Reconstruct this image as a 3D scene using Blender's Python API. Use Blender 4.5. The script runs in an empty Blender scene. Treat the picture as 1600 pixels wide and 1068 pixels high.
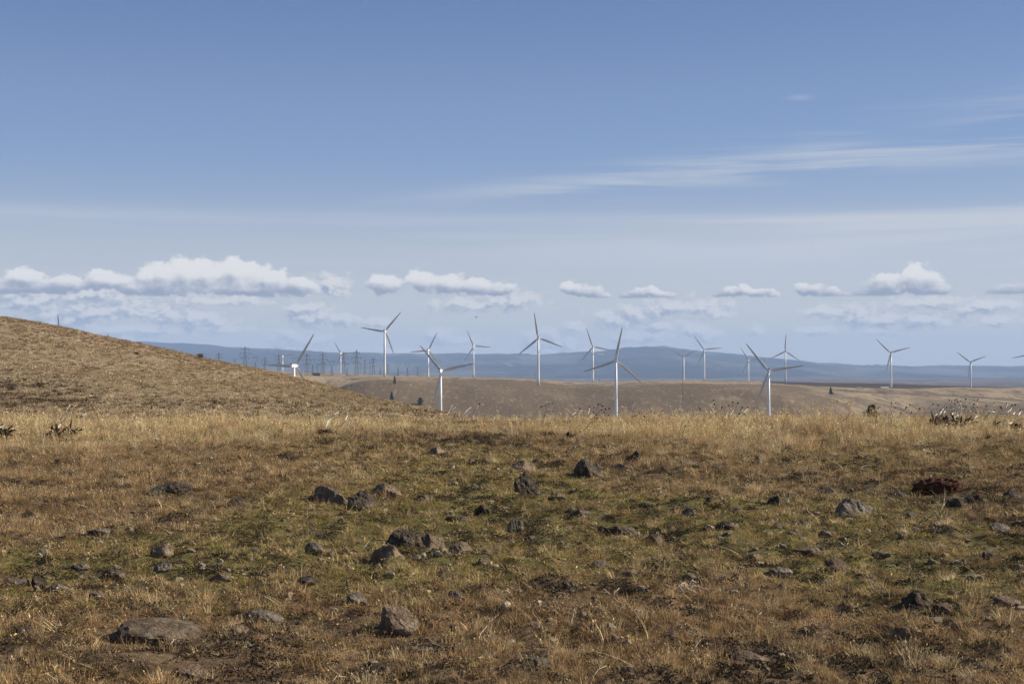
import bpy, bmesh, math, random
import numpy as np
from mathutils import Vector, Matrix

random.seed(7)
RNG = np.random.default_rng(11)
R = math.radians
SC = bpy.context.scene
COL = SC.collection

# ------------------------------------------------------------------ camera
F = 2222.0                      # focal length in photograph pixels (1600 wide)
CAMZ = 1.6
PITCH = math.atan((575 - 534) / F)
cam_d = bpy.data.cameras.new('camera')
cam_d.sensor_width = 36.0
cam_d.lens = 36.0 * F / 1600.0
cam_d.clip_start = 0.1
cam_d.clip_end = 200000
cam = bpy.data.objects.new('camera', cam_d)
cam.location = (0, 0, CAMZ)
cam.rotation_euler = (math.pi / 2 + PITCH, 0, 0)
COL.objects.link(cam)
SC.camera = cam

# ------------------------------------------------------------------ light and sky
SUN_AZ, SUN_EL = R(77), R(31)
sun_dir = Vector((math.sin(SUN_AZ) * math.cos(SUN_EL), math.cos(SUN_AZ) * math.cos(SUN_EL), math.sin(SUN_EL)))
sl = bpy.data.lights.new('sun', 'SUN')
sl.energy = 5.0
sl.angle = R(0.5)
sl.color = (1.0, 0.92, 0.79)
so = bpy.data.objects.new('sun', sl)
so.rotation_euler = sun_dir.to_track_quat('Z', 'Y').to_euler()
so.location = (30, 10, 40)
COL.objects.link(so)
SC.view_settings.view_transform = 'Standard'
SC.view_settings.look = 'None'
SC.view_settings.gamma = 1.0
SC.view_settings.exposure = 0.52
SC.view_settings.use_curve_mapping = False
SC.render.engine = 'CYCLES'
SC.cycles.max_bounces = 6
SC.cycles.diffuse_bounces = 3
SC.cycles.transmission_bounces = 4
SC.cycles.volume_bounces = 1
SC.cycles.use_denoising = True
SC.cycles.transparent_max_bounces = 8

world = bpy.data.worlds.new('World')
SC.world = world
world.use_nodes = True
SKY_STRENGTH = 0.085


class NT:
    """small helper to write node trees"""
    def __init__(s, tree):
        s.t = tree

    def n(s, typ, ins=None, **kw):
        nd = s.t.nodes.new(typ)
        for k, v in kw.items():
            setattr(nd, k, v)
        for k, v in (ins or {}).items():
            s.put(nd.inputs[k], v)
        return nd

    def put(s, sock, v):
        if hasattr(v, 'is_output'):
            s.t.links.new(v, sock)
        elif v is not None:
            sock.default_value = v

    def m(s, op, a, b=None, c=None, clamp=False):
        nd = s.t.nodes.new('ShaderNodeMath')
        nd.operation = op
        nd.use_clamp = clamp
        s.put(nd.inputs[0], a)
        if b is not None:
            s.put(nd.inputs[1], b)
        if c is not None:
            s.put(nd.inputs[2], c)
        return nd.outputs[0]

    def vm(s, op, a, b=None, c=None):
        nd = s.t.nodes.new('ShaderNodeVectorMath')
        nd.operation = op
        s.put(nd.inputs[0], a)
        if b is not None:
            s.put(nd.inputs[1], b)
        if c is not None:
            s.put(nd.inputs[2], c)
        return nd.outputs['Value'] if op in ('LENGTH', 'DOT_PRODUCT') else nd.outputs[0]

    def ss(s, x, a, b, lo=0.0, hi=1.0):
        nd = s.t.nodes.new('ShaderNodeMapRange')
        nd.interpolation_type = 'SMOOTHSTEP'
        s.put(nd.inputs['Value'], x)
        s.put(nd.inputs['From Min'], a)
        s.put(nd.inputs['From Max'], b)
        s.put(nd.inputs['To Min'], lo)
        s.put(nd.inputs['To Max'], hi)
        return nd.outputs[0]

    def mix(s, f, a, b, mode='MIX'):
        nd = s.t.nodes.new('ShaderNodeMix')
        nd.data_type = 'RGBA'
        nd.blend_type = mode
        s.put(nd.inputs[0], f)
        s.put(nd.inputs[6], a)
        s.put(nd.inputs[7], b)
        return nd.outputs[2]

    def noise(s, vec, scale, detail=4, rough=0.55, dist=0.0, col=False):
        nd = s.t.nodes.new('ShaderNodeTexNoise')
        s.put(nd.inputs['Vector'], vec)
        nd.inputs['Scale'].default_value = scale
        nd.inputs['Detail'].default_value = detail
        nd.inputs['Roughness'].default_value = rough
        nd.inputs['Distortion'].default_value = dist
        return nd.outputs[1 if col else 0]


def c4(*c):
    return (c[0], c[1], c[2], 1.0)


def srgb(r, g, b):
    f = lambda x: (x / 255 / 12.92) if x / 255 <= 0.04045 else ((x / 255 + 0.055) / 1.055) ** 2.4
    return (f(r), f(g), f(b))


# cumulus puffs: (u, v, half width, half height) measured as directions from where the photograph was taken
PUFF_A = [(250, 441, 46, 32), (285, 427, 38, 27), (322, 426, 40, 26), (372, 426, 38, 25), (415, 437, 40, 24), (462, 448, 40, 15),
          (400, 452, 110, 13), (205, 450, 45, 14), (38, 431, 30, 15), (100, 444, 60, 15), (165, 438, 48, 15), (40, 449, 75, 13),
          (604, 444, 34, 17), (661, 438, 24, 20), (702, 445, 38, 19), (745, 449, 38, 15), (783, 452, 28, 12),
          (889, 448, 15, 13), (905, 452, 18, 12), (928, 456, 20, 10), (948, 461, 16, 6), (985, 461, 16, 8), (1004, 457, 14, 11), (1019, 453, 10, 10), (1037, 461, 22, 7),
          (1127, 461, 14, 7), (1144, 456, 14, 11), (1163, 452, 13, 12), (1182, 458, 18, 9), (1206, 461, 16, 8),
          (1257, 453, 15, 12), (1275, 452, 16, 13), (1297, 457, 16, 10), (1318, 461, 16, 6), (1345, 461, 18, 8),
          (1386, 447, 36, 21), (1434, 438, 32, 26), (1458, 452, 32, 19), (1592, 459, 42, 17)]
PUFF_B = [(20, 455, 90, 16), (150, 460, 110, 12), (55, 473, 70, 11), (140, 489, 55, 15), (205, 481, 48, 12), (255, 492, 55, 13), (310, 501, 55, 11), (85, 502, 70, 12),
          (350, 469, 80, 6), (482, 494, 42, 13), (530, 500, 40, 8), (475, 482, 40, 7), (730, 476, 60, 8), (800, 470, 50, 12),
          (960, 499, 36, 14), (990, 491, 34, 12), (1045, 479, 44, 12), (1100, 482, 44, 14), (1030, 508, 36, 8),
          (1290, 487, 34, 9), (1340, 495, 36, 15), (1385, 500, 36, 13), (1440, 499, 60, 9), (1530, 479, 60, 9), (1460, 473, 90, 6),
          (520, 446, 34, 14)]
PUFF_C = [(196, 525, 16, 11), (170, 516, 60, 7), (450, 528, 34, 11), (500, 531, 24, 8), (578, 502, 16, 8), (598, 503, 15, 8),
          (690, 526, 28, 12), (735, 531, 26, 7), (845, 530, 40, 13), (885, 537, 28, 9), (895, 511, 20, 7), (1108, 527, 20, 12),
          (1085, 514, 26, 9), (1183, 513, 11, 7), (1270, 516, 34, 6), (1370, 516, 26, 5), (1005, 524, 60, 8), (620, 547, 50, 4),
          (850, 547, 70, 4), (345, 513, 44, 7), (240, 514, 44, 8), (1560, 500, 40, 7)]


def uv_dir(u, v):
    """azimuth and elevation of a photograph pixel"""
    s = (534 - v) / F
    y = math.cos(PITCH) - s * math.sin(PITCH)
    z = s * math.cos(PITCH) + math.sin(PITCH)
    x = (u - 800) / F
    return math.atan2(x, y), math.atan2(z, math.hypot(x, y))


def build_world():
    t = world.node_tree
    t.nodes.clear()
    w = NT(t)
    sky = w.n('ShaderNodeTexSky', sky_type='NISHITA', sun_disc=False, sun_elevation=SUN_EL, sun_rotation=SUN_AZ,
              altitude=300, air_density=1.0, dust_density=0.6, ozone_density=2.2)
    tc = w.n('ShaderNodeTexCoord').outputs['Generated']
    sp = w.n('ShaderNodeSeparateXYZ', {0: tc})
    az = w.m('ARCTAN2', sp.outputs[0], sp.outputs[1])
    el = w.m('ARCSINE', sp.outputs[2])
    pos = w.n('ShaderNodeCombineXYZ', {0: az, 1: el}).outputs[0]
    # the sky of the photograph is a calm, slightly greyed blue
    hsv = w.n('ShaderNodeHueSaturation', {'Saturation': 0.95, 'Value': SKYV, 'Color': sky.outputs[0]})
    base = w.mix(1.0, hsv.outputs[0], c4(*SKYTINT), 'MULTIPLY')
    # blue deepens with height above the horizon
    grad = w.mix(w.ss(el, 0.01, 0.16), c4(*SKYLOW), c4(*SKYMID))
    grad = w.mix(w.ss(el, 0.12, 0.30), grad, c4(*SKYHIGH))
    base = w.mix(w.ss(el, -0.02, 0.9, 0.85, 0.0), base, grad)
    # thin high cloud, drawn out in streaks
    n1 = w.noise(w.n('ShaderNodeMapping', {'Vector': pos, 'Rotation': (0, 0, -0.085), 'Scale': (3.2, 64, 1)}).outputs[0], 1.0, 6, 0.6, 0.4)
    n2 = w.noise(w.n('ShaderNodeMapping', {'Vector': pos, 'Location': (3, 1, 0), 'Rotation': (0, 0, -0.02), 'Scale': (2.6, 46, 1)}).outputs[0], 1.0, 5, 0.55, 0.3)
    dline = w.m('SUBTRACT', el, w.m('MULTIPLY_ADD', az, 0.0965, 0.1235))
    wid = w.m('MAXIMUM', w.m('MULTIPLY_ADD', az, 0.036, 0.0085), 0.003)
    k = w.m('DIVIDE', dline, wid)
    g1 = w.m('POWER', 2.718, w.m('MULTIPLY', w.m('MULTIPLY', k, k), -1.0))
    s1 = w.m('MULTIPLY', w.m('MULTIPLY', g1, w.ss(n1, 0.42, 0.62)), w.ss(az, -0.16, 0.10, 0.0, 0.68))
    kb = w.m('DIVIDE', w.m('SUBTRACT', el, w.m('MULTIPLY_ADD', az, 0.125, 0.1245)), 0.0052)
    s1b = w.m('MULTIPLY', w.m('MULTIPLY', w.m('POWER', 2.718, w.m('MULTIPLY', w.m('MULTIPLY', kb, kb), -1.0)), w.ss(n2, 0.36, 0.62)), w.ss(az, 0.04, 0.30, 0.0, 0.62))
    s1 = w.m('MAXIMUM', s1, s1b)
    e2 = w.m('MULTIPLY_ADD', n1, 0.006, el)
    band = w.m('MULTIPLY', w.ss(e2, 0.107, 0.1125, 1.0, 0.0), w.ss(el, 0.045, 0.085))
    amt = w.m('MULTIPLY_ADD', w.ss(az, -0.12, 0.25), 0.50, 0.10)
    s2 = w.m('MULTIPLY', band, w.m('ADD', amt, w.m('MULTIPLY', w.ss(n2, 0.44, 0.60), w.ss(az, -0.2, 0.15, 0.12, 0.5))))
    def strip(centre, width, amp, a0, a1):
        q = w.m('DIVIDE', w.m('SUBTRACT', w.m('MULTIPLY_ADD', n2, 0.004, el), centre + 0.002), width)
        gg = w.m('POWER', 2.718, w.m('MULTIPLY', w.m('MULTIPLY', q, q), -1.0))
        return w.m('MULTIPLY', w.m('MULTIPLY', gg, w.ss(az, a0, a1)), w.ss(n1, 0.34, 0.60, amp * 0.25, amp))
    st_ = w.m('MAXIMUM', strip(0.1030, 0.0058, 0.42, -0.6, -0.36), w.m('MAXIMUM', strip(0.0920, 0.0040, 0.50, -0.27, -0.12), strip(0.0735, 0.0045, 0.4, -0.36, -0.1)))
    s3 = w.m('MULTIPLY', w.ss(n1, 0.60, 0.75), w.m('MULTIPLY', w.ss(el, 0.2, 0.27), 0.05))
    cl = w.n('ShaderNodeVectorMath', {0: pos, 1: (1 / 0.014, 1 / 0.0032, 0), 2: (-0.2005 / 0.014, -0.1850 / 0.0032, 0)}, operation='MULTIPLY_ADD').outputs[0]
    s4 = w.m('MULTIPLY', w.ss(w.m('MULTIPLY_ADD', n1, 1.2, w.vm('LENGTH', cl)), 0.5, 1.7, 1.0, 0.0), 0.28)
    ci = w.m('MAXIMUM', w.m('MAXIMUM', s1, w.m('MAXIMUM', s2, st_)), w.m('MAXIMUM', s3, s4), clamp=True)
    veil = w.mix(ci, base, c4(*CIRRUS))

    # -------- cumulus
    gt = bpy.data.node_groups.new('cumulus_density', 'ShaderNodeTree')
    gt.interface.new_socket('P', in_out='INPUT', socket_type='NodeSocketVector')
    for nm in ('A', 'B', 'C'):
        gt.interface.new_socket(nm, in_out='OUTPUT', socket_type='NodeSocketFloat')
    g = NT(gt)
    gi = g.n('NodeGroupInput')
    go = g.n('NodeGroupOutput')
    P = gi.outputs[0]
    wn = g.noise(g.vm('MULTIPLY', P, (1, 1.5, 1)), 70, 3, 0.5, 0, True)
    Pw = g.vm('ADD', P, g.vm('MULTIPLY', g.vm('SUBTRACT', wn, (0.5, 0.5, 0.5)), (0.011, 0.006, 0)))
    fb = g.noise(g.vm('MULTIPLY', P, (1, 1.2, 1)), 90, 8, 0.58, 0.15)
    fb3 = g.noise(g.vm('MULTIPLY', P, (1, 1.5, 1)), 115, 7, 0.6, 0.2)
    esp = g.n('ShaderNodeSeparateXYZ', {0: g.vm('ADD', g.vm('MULTIPLY', P, (0.7, 0.7, 1)), g.vm('MULTIPLY', Pw, (0.3, 0.3, 0)))}).outputs[1]
    for nm, puffs, base_v, soft, amp in (('A', PUFF_A, 467, 13, 1.9), ('B', PUFF_B, 512, 9, 3.4), ('C', PUFF_C, 550, 8, 3.4)):
        run = None
        for (u, v, rx, ry) in puffs:
            a, e = uv_dir(u, v)
            ix, iy = F / rx, F / (ry * (1 if nm == 'A' else 1.35))
            q = g.vm('MULTIPLY_ADD', Pw, (ix, iy, 0), (-a * ix, -e * iy, 0))
            r = g.vm('LENGTH', q)
            run = r if run is None else g.m('SMOOTH_MIN', run, r, 0.18)
        d = g.m('ADD', g.m('SUBTRACT', 1.0, run), g.m('MULTIPLY', g.m('SUBTRACT', fb if nm == 'A' else fb3, 0.5), amp))
        eb = uv_dir(800, base_v)[1]
        if nm == 'A':
            d = g.m('MINIMUM', d, g.m('DIVIDE', g.m('SUBTRACT', esp, eb), soft / F))
        g.t.links.new(d, go.inputs[nm])

    def dens(vec):
        nd = t.nodes.new('ShaderNodeGroup')
        nd.node_tree = gt
        t.links.new(vec, nd.inputs[0])
        return nd.outputs
    d0 = dens(pos)
    d1 = dens(w.vm('ADD', pos, (0.0036, 0.0042, 0)))
    cur = veil
    fine = w.noise(w.vm('MULTIPLY', pos, (1, 1.6, 1)), 60, 5, 0.6)
    spec = {'C': (-0.38, 0.7, 0.95, 0.95, 552), 'B': (-0.3, 0.70, 0.95, 1.0, 508), 'A': (-0.04, 0.30, 1.0, 0.55, 464)}
    for nm in ('C', 'B', 'A'):
        lo, hi, op, kk, bv = spec[nm]
        al = w.m('MULTIPLY', w.ss(d0[nm], lo, hi), op)
        rel = w.m('SUBTRACT', d0[nm], d1[nm])
        hgt = w.m('MINIMUM', w.m('MULTIPLY', w.m('SUBTRACT', el, uv_dir(800, bv)[1]), 62 if nm == 'A' else 10), 1.0)
        thick = w.ss(d0[nm], 0.0, 1.1, 0.0, 0.16)
        lit = w.m('ADD', w.m('MULTIPLY_ADD', rel, kk, -0.22 if nm == 'A' else 0.16), w.m('ADD', hgt, w.m('MULTIPLY', w.m('SUBTRACT', fine, 0.5), 0.7)))
        lit = w.m('SUBTRACT', lit, thick)
        lit = w.ss(lit, -0.35, 0.70)
        shade = c4(*(CSHADE if nm == 'A' else CSHADE2))
        white = c4(*(CWHITE if nm == 'A' else CWHITE2))
        cur = w.mix(al, cur, w.mix(lit, shade, white))
    bgA = w.n('ShaderNodeBackground', {0: cur, 1: SKY_STRENGTH})
    # outside the photographed sector: the same bank of cumulus goes on round the horizon
    fb2 = w.noise(w.vm('MULTIPLY', pos, (1, 2.6, 1)), 14, 6, 0.6, 0.1)
    al2 = w.m('MULTIPLY', w.ss(fb2, 0.52, 0.62), w.m('MULTIPLY', w.ss(el, 0.0, 0.02), w.ss(el, 0.055, 0.085, 1.0, 0.0)))
    outer = w.mix(w.m('MULTIPLY', al2, 0.8), veil, w.mix(w.ss(fb2, 0.5, 0.75), c4(*CSHADE), c4(*CWHITE)))
    bgB = w.n('ShaderNodeBackground', {0: outer, 1: SKY_STRENGTH})
    inside = w.m('MULTIPLY', w.m('LESS_THAN', w.m('ABSOLUTE', az), 0.40),
                 w.m('MULTIPLY', w.m('GREATER_THAN', el, 0.0), w.m('LESS_THAN', el, 0.095)))
    mx = w.n('ShaderNodeMixShader', {0: inside, 1: bgB.outputs[0], 2: bgA.outputs[0]})
    out = w.n('ShaderNodeOutputWorld', {0: mx.outputs[0]})
    world.cycles.sampling_method = 'MANUAL'
    world.cycles.sample_map_resolution = 512


SKYV = 0.75
SKYTINT = (0.90, 0.95, 0.98)
k10 = lambda c: tuple(x * 10 for x in c)
SKYLOW = k10(srgb(200, 198, 190))
SKYHIGH = k10(srgb(74, 100, 158))
SKYMID = k10(srgb(116, 141, 182))
CIRRUS = k10(srgb(182, 187, 194))
CWHITE = k10(srgb(223, 219, 213))
CSHADE = k10(srgb(132, 138, 152))
CWHITE2 = k10(srgb(214, 210, 204))
CSHADE2 = k10(srgb(136, 145, 162))
build_world()

# ------------------------------------------------------------------ numpy noise
_T = np.random.default_rng(3).random((256, 256))


def vnoise(x, y, s=0):
    x = np.asarray(x, float) + s * 17.31
    y = np.asarray(y, float) + s * 9.17
    xi = np.floor(x).astype(int)
    yi = np.floor(y).astype(int)
    fx = x - xi
    fy = y - yi
    fx = fx * fx * (3 - 2 * fx)
    fy = fy * fy * (3 - 2 * fy)
    a = _T[xi & 255, yi & 255]
    b = _T[(xi + 1) & 255, yi & 255]
    c = _T[xi & 255, (yi + 1) & 255]
    d = _T[(xi + 1) & 255, (yi + 1) & 255]
    return (a * (1 - fx) + b * fx) * (1 - fy) + (c * (1 - fx) + d * fx) * fy - 0.5


def fbm(x, y, o=4, s=0, g=0.5):
    r = 0
    a = 1.0
    for i in range(o):
        r = r + a * vnoise(x * 2 ** i, y * 2 ** i, s + i)
        a *= g
    return r


def sstep(x, a, b):
    t = np.clip((np.asarray(x, float) - a) / (b - a), 0, 1)
    return t * t * (3 - 2 * t)


# ------------------------------------------------------------------ terrain
def crest_rows():
    U = np.linspace(-2200, 3800, 1201)

    def prof(pts, sm=5):
        xs, ys = zip(*pts)
        z = np.interp(U, xs, ys)
        if sm:
            k = np.exp(-np.linspace(-2, 2, 2 * sm + 1) ** 2)
            k /= k.sum()
            z = np.convolve(np.pad(z, sm, 'edge'), k, 'valid')
        return z

    def z_of(Y, v):
        return CAMZ + (575 - v) / F * Y
    hill = prof([(-2200, 470), (-400, 470), (-100, 485), (0, 496), (60, 506), (100, 514), (160, 527), (200, 535), (260, 549), (320, 561),
                 (400, 575.5), (460, 590), (500, 600), (560, 616), (600, 625), (640, 634), (690, 645), (760, 660), (900, 690), (1200, 720), (1600, 735), (3800, 760)], 4)
    lo = np.maximum(640, hill) + 6
    near = prof([(-2200, 575), (0, 575), (300, 576), (400, 578), (470, 584), (530, 590), (560, 590), (600, 587), (700, 589), (800, 591.5), (842, 593), (900, 598), (930, 599),
                 (1000, 596), (1070, 595), (1170, 597), (1230, 600), (1300, 604), (1390, 607), (1500, 605.5), (1600, 607.5), (3800, 612)])
    far = prof([(-2200, 570), (0, 570), (300, 573), (400, 577), (470, 581), (530, 583), (600, 585.5), (700, 587.5), (800, 590.5), (842, 592.5), (900, 597),
                (1000, 594.5), (1070, 593.5), (1170, 595.5), (1230, 596.5), (1300, 597.5), (1390, 599), (1500, 603), (1600, 605), (3800, 608)])
    r2300 = prof([(-2200, 680), (300, 670), (400, 650), (470, 632), (505, 614), (525, 604.5), (545, 596), (575, 590.5), (610, 591), (700, 600), (800, 606), (900, 612),
                  (1000, 609), (1100, 606), (1170, 608), (1230, 614), (1300, 625), (1380, 641), (1440, 655), (1500, 646), (1600, 640), (3800, 640)], 3)
    r2600 = prof([(-2200, 600), (400, 606), (470, 613), (505, 612), (540, 604), (575, 595), (600, 590), (700, 594), (800, 598), (900, 603), (1000, 601), (1070, 599),
                  (1170, 602), (1230, 608), (1300, 615), (1390, 620), (1500, 620), (1600, 621), (3800, 625)])
    rows = [(-50, 0 * U), (0, 0 * U), (30, 0 * U), (43, 0 * U - 0.14), (60, 0 * U - 1.0)]
    rows.append((100, z_of(100, hill + (lo - hill) * 0.90)))
    rows.append((180, z_of(180, hill + (lo - hill) * 0.46)))
    zc = z_of(280, hill)
    rows.append((280, zc))
    rows.append((380, zc - 4 - 0.02 * 0))
    rows.append((520, np.minimum(zc - 14, -20)))
    rows.append((900, 0 * U - 40))
    rows.append((1400, 0 * U - 62))
    rows.append((1950, 0 * U - 78 - 4 * np.sin(U / 90)))
    rows.append((2300, z_of(2300, r2300)))
    rows.append((2600, z_of(2600, r2600)))
    rows.append((2950, z_of(2950, near)))
    rows.append((3300, z_of(3300, near + 1.2)))
    rows.append((3700, z_of(3700, far + 1.6)))
    rows.append((4100, z_of(4100, far)))
    rows.append((4700, z_of(4100, far) - 16))
    rows.append((7000, 0 * U - 95))
    rows.append((12000, 0 * U - 112))
    rows.append((16000, 0 * U - 112))
    ridge = prof([(-2200, 530), (150, 528), (215, 534), (260, 536), (310, 537.5), (350, 541), (390, 542), (440, 544.5), (480, 546), (520, 548.5), (640, 548.5), (720, 550.5),
                  (800, 552.5), (860, 554), (930, 552.5), (960, 549), (985, 545), (1010, 542.5), (1040, 543), (1070, 546), (1100, 549.5), (1150, 554.5), (1200, 560),
                  (1250, 564), (1280, 566), (1310, 566.5), (1340, 568), (1400, 571), (1480, 570.5), (1600, 572.5), (3800, 572)], 2)
    foot = prof([(-2200, 560), (400, 566), (600, 572), (800, 574), (900, 571), (1000, 561), (1080, 562), (1200, 571), (1300, 577), (1600, 580), (3800, 580)], 6)
    rows.append((19000, z_of(19000, foot + 9)))
    rows.append((23000, z_of(23000, foot + (ridge - foot) * 0.55)))
    rows.append((27000, z_of(27000, ridge)))
    rows.append((30000, z_of(27000, ridge) - 60))
    rows.append((40000, z_of(27000, ridge) * 0.4 - 60))
    return U, np.array([r[0] for r in rows], float), np.array([r[1] for r in rows])


CU, CY, CZ = crest_rows()
_LY = np.log(CY + 70.0)
_D = np.diff(CZ, axis=0) / np.diff(_LY)[:, None]
_M = np.zeros_like(CZ)
_M[0], _M[-1] = _D[0], _D[-1]
_h = np.diff(_LY)
for _i in range(1, len(CY) - 1):
    a, b = _D[_i - 1], _D[_i]
    w1, w2 = 2 * _h[_i] + _h[_i - 1], _h[_i] + 2 * _h[_i - 1]
    with np.errstate(divide='ignore', invalid='ignore'):
        hm = (w1 + w2) / (w1 / a + w2 / b)
    _M[_i] = np.where(a * b > 0, hm, 0)


def terrain(x, y, micro=True):
    x = np.asarray(x, float)
    y = np.asarray(y, float)
    yy = np.clip(y, CY[0], CY[-1])
    u = 800 + F * x / np.maximum(yy, 12.0)
    fu = np.clip((u - CU[0]) / (CU[1] - CU[0]), 0, len(CU) - 1.001)
    iu = fu.astype(int)
    fu = fu - iu
    k = np.clip(np.searchsorted(CY, yy, side='right') - 1, 0, len(CY) - 2)
    L = np.log(yy + 70.0)
    h = _LY[k + 1] - _LY[k]
    s = (L - _LY[k]) / h

    def g(A, kk):
        return A[kk, iu] * (1 - fu) + A[kk, iu + 1] * fu
    z0, z1, m0, m1 = g(CZ, k), g(CZ, k + 1), g(_M, k), g(_M, k + 1)
    z = (2 * s ** 3 - 3 * s ** 2 + 1) * z0 + (s ** 3 - 2 * s ** 2 + s) * h * m0 + (-2 * s ** 3 + 3 * s ** 2) * z1 + (s ** 3 - s ** 2) * h * m1
    # relief
    near = 1 - sstep(yy, 50, 70)
    z = z + near * 0.10 * fbm(x / 5, yy / 5, 3, 1)
    if micro:
        z = z + near * (0.13 * fbm(x / 0.6, yy / 0.8, 4, 5, 0.55) + 0.09 * np.maximum(0, vnoise(x / 0.24, yy / 0.32, 9)))
    hl = sstep(yy, 60, 110) * (1 - sstep(yy, 500, 800))
    z = z + hl * (0.55 * fbm(x / 28, yy / 45, 3, 21) + 0.16 * fbm(x / 3.0, yy / 5, 3, 25))
    md = sstep(yy, 900, 1900) * (1 - sstep(yy, 3600, 4600))
    amp = np.where(yy < 2800, 1.0, 0.35)
    z = z + md * amp * (7.0 * fbm(x / 210 + yy / 700, yy / 420, 3, 31) + 1.3 * fbm(x / 35, yy / 70, 3, 35))
    mt = sstep(yy, 16500, 20000) * (1 - 0.55 * sstep(yy, 24500, 26500))
    z = z + mt * (150 * fbm(x / 2600 + yy / 5000, yy / 2600, 5, 41, 0.6) - 170 * np.abs(fbm(x / 1500 + yy / 4000, yy / 3500, 4, 51, 0.55)))
    mt2 = sstep(yy, 24500, 26500)
    z = z + mt2 * 14 * fbm(x / 300, yy / 500, 3, 47)
    return z


def tz(x, y):
    return float(terrain(np.array([x]), np.array([y]))[0])


def ray(u, v):
    s = (534 - v) / F
    d = Vector(((u - 800) / F, math.cos(PITCH) - s * math.sin(PITCH), s * math.cos(PITCH) + math.sin(PITCH)))
    return d / d.y            # per metre of Y


def at(u, v, Y):
    d = ray(u, v)
    return Vector((d.x * Y, Y, CAMZ + d.z * Y))


def on_ground(u, v, lo=5.0, hi=58.0):
    """point of the ground seen at a photograph pixel"""
    d = ray(u, v)
    Y = np.linspace(lo, hi, 2500)
    z = terrain(d.x * Y, Y, micro=False)
    below = np.where(CAMZ + d.z * Y <= z)[0]
    k = below[0] if len(below) else len(Y) - 1
    return Vector((d.x * Y[k], Y[k], z[k]))


# ------------------------------------------------------------------ object helpers
def tag(o, label=None, cat=None, group=None, kind=None):
    if label: o['label'] = label
    if cat: o['category'] = cat
    if group: o['group'] = group
    if kind: o['kind'] = kind
    return o


def empty(name, loc, rz=0.0, label=None, cat=None, group=None, sc=1.0):
    o = bpy.data.objects.new(name, None)
    o.empty_display_size = 0.2
    COL.objects.link(o)
    o.location = loc
    o.rotation_euler = (0, 0, rz)
    o.scale = (sc, sc, sc)
    return tag(o, label, cat, group)


def mesh_obj(name, verts, faces, mat, parent=None, smooth=False, link=True):
    me = bpy.data.meshes.new(name)
    me.from_pydata([tuple(v) for v in verts], [], faces)
    if mat: me.materials.append(mat)
    if smooth:
        me.polygons.foreach_set('use_smooth', [True] * len(me.polygons))
    me.update()
    o = bpy.data.objects.new(name, me)
    if link: COL.objects.link(o)
    if parent: o.parent = parent
    return o


def share(name, src, parent=None, loc=(0, 0, 0), rot=(0, 0, 0)):
    o = src.copy()
    o.name = name
    COL.objects.link(o)
    o.parent = parent
    o.location = loc
    o.rotation_euler = rot
    return o


class MB:
    def __init__(s):
        s.v, s.f = [], []

    def add(s, vs, fs):
        b = len(s.v)
        s.v += [tuple(p) for p in vs]
        s.f += [tuple(i + b for i in q) for q in fs]

    def tube(s, pts, rads, n=6, cap=True):
        pts = [Vector(p) for p in pts]
        if isinstance(rads, (int, float)):
            rads = [rads] * len(pts)
        vs, fs = [], []
        pt = (pts[1] - pts[0]).normalized()
        a = pt.orthogonal().normalized()
        for i, p in enumerate(pts):
            tdir = (pts[min(i + 1, len(pts) - 1)] - pts[max(i - 1, 0)])
            if tdir.length > 1e-9: tdir.normalize()
            else: tdir = pt
            a = (a - tdir * a.dot(tdir))
            a = a.normalized() if a.length > 1e-6 else tdir.orthogonal().normalized()
            b = tdir.cross(a)
            for j in range(n):
                an = 2 * math.pi * j / n
                vs.append(p + (a * math.cos(an) + b * math.sin(an)) * rads[i])
        for i in range(len(pts) - 1):
            for j in range(n):
                k = (j + 1) % n
                fs.append((i * n + j, i * n + k, (i + 1) * n + k, (i + 1) * n + j))
        if cap:
            fs.append(tuple(range(n - 1, -1, -1)))
            fs.append(tuple((len(pts) - 1) * n + j for j in range(n)))
        s.add(vs, fs)

    def box(s, c, size, bev=0.0):
        cx, cy, cz = c
        hx, hy, hz = size[0] / 2, size[1] / 2, size[2] / 2
        if bev <= 0:
            vs = [(cx + a * hx, cy + b * hy, cz + d * hz) for a in (-1, 1) for b in (-1, 1) for d in (-1, 1)]
            fs = [(0, 1, 3, 2), (4, 6, 7, 5), (0, 4, 5, 1), (2, 3, 7, 6), (0, 2, 6, 4), (1, 5, 7, 3)]
            s.add(vs, fs)
            return
        bm = bmesh.new()
        bmesh.ops.create_cube(bm, size=1.0)
        for v in bm.verts:
            v.co = Vector((cx + v.co.x * size[0], cy + v.co.y * size[1], cz + v.co.z * size[2]))
        bmesh.ops.bevel(bm, geom=bm.edges[:], offset=bev, segments=2, affect='EDGES', profile=0.5)
        bm.verts.index_update()
        s.add([v.co[:] for v in bm.verts], [tuple(v.index for v in f.verts) for f in bm.faces])
        bm.free()

    def build(s, name, mat, parent=None, smooth=False, link=True):
        return mesh_obj(name, s.v, s.f, mat, parent, smooth, link)


# ------------------------------------------------------------------ materials
def new_mat(name):
    m = bpy.data.materials.new(name)
    m.use_nodes = True
    m.node_tree.nodes.clear()
    return m, NT(m.node_tree)


def finish(w, bsdf):
    w.n('ShaderNodeOutputMaterial', {0: bsdf})


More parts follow.
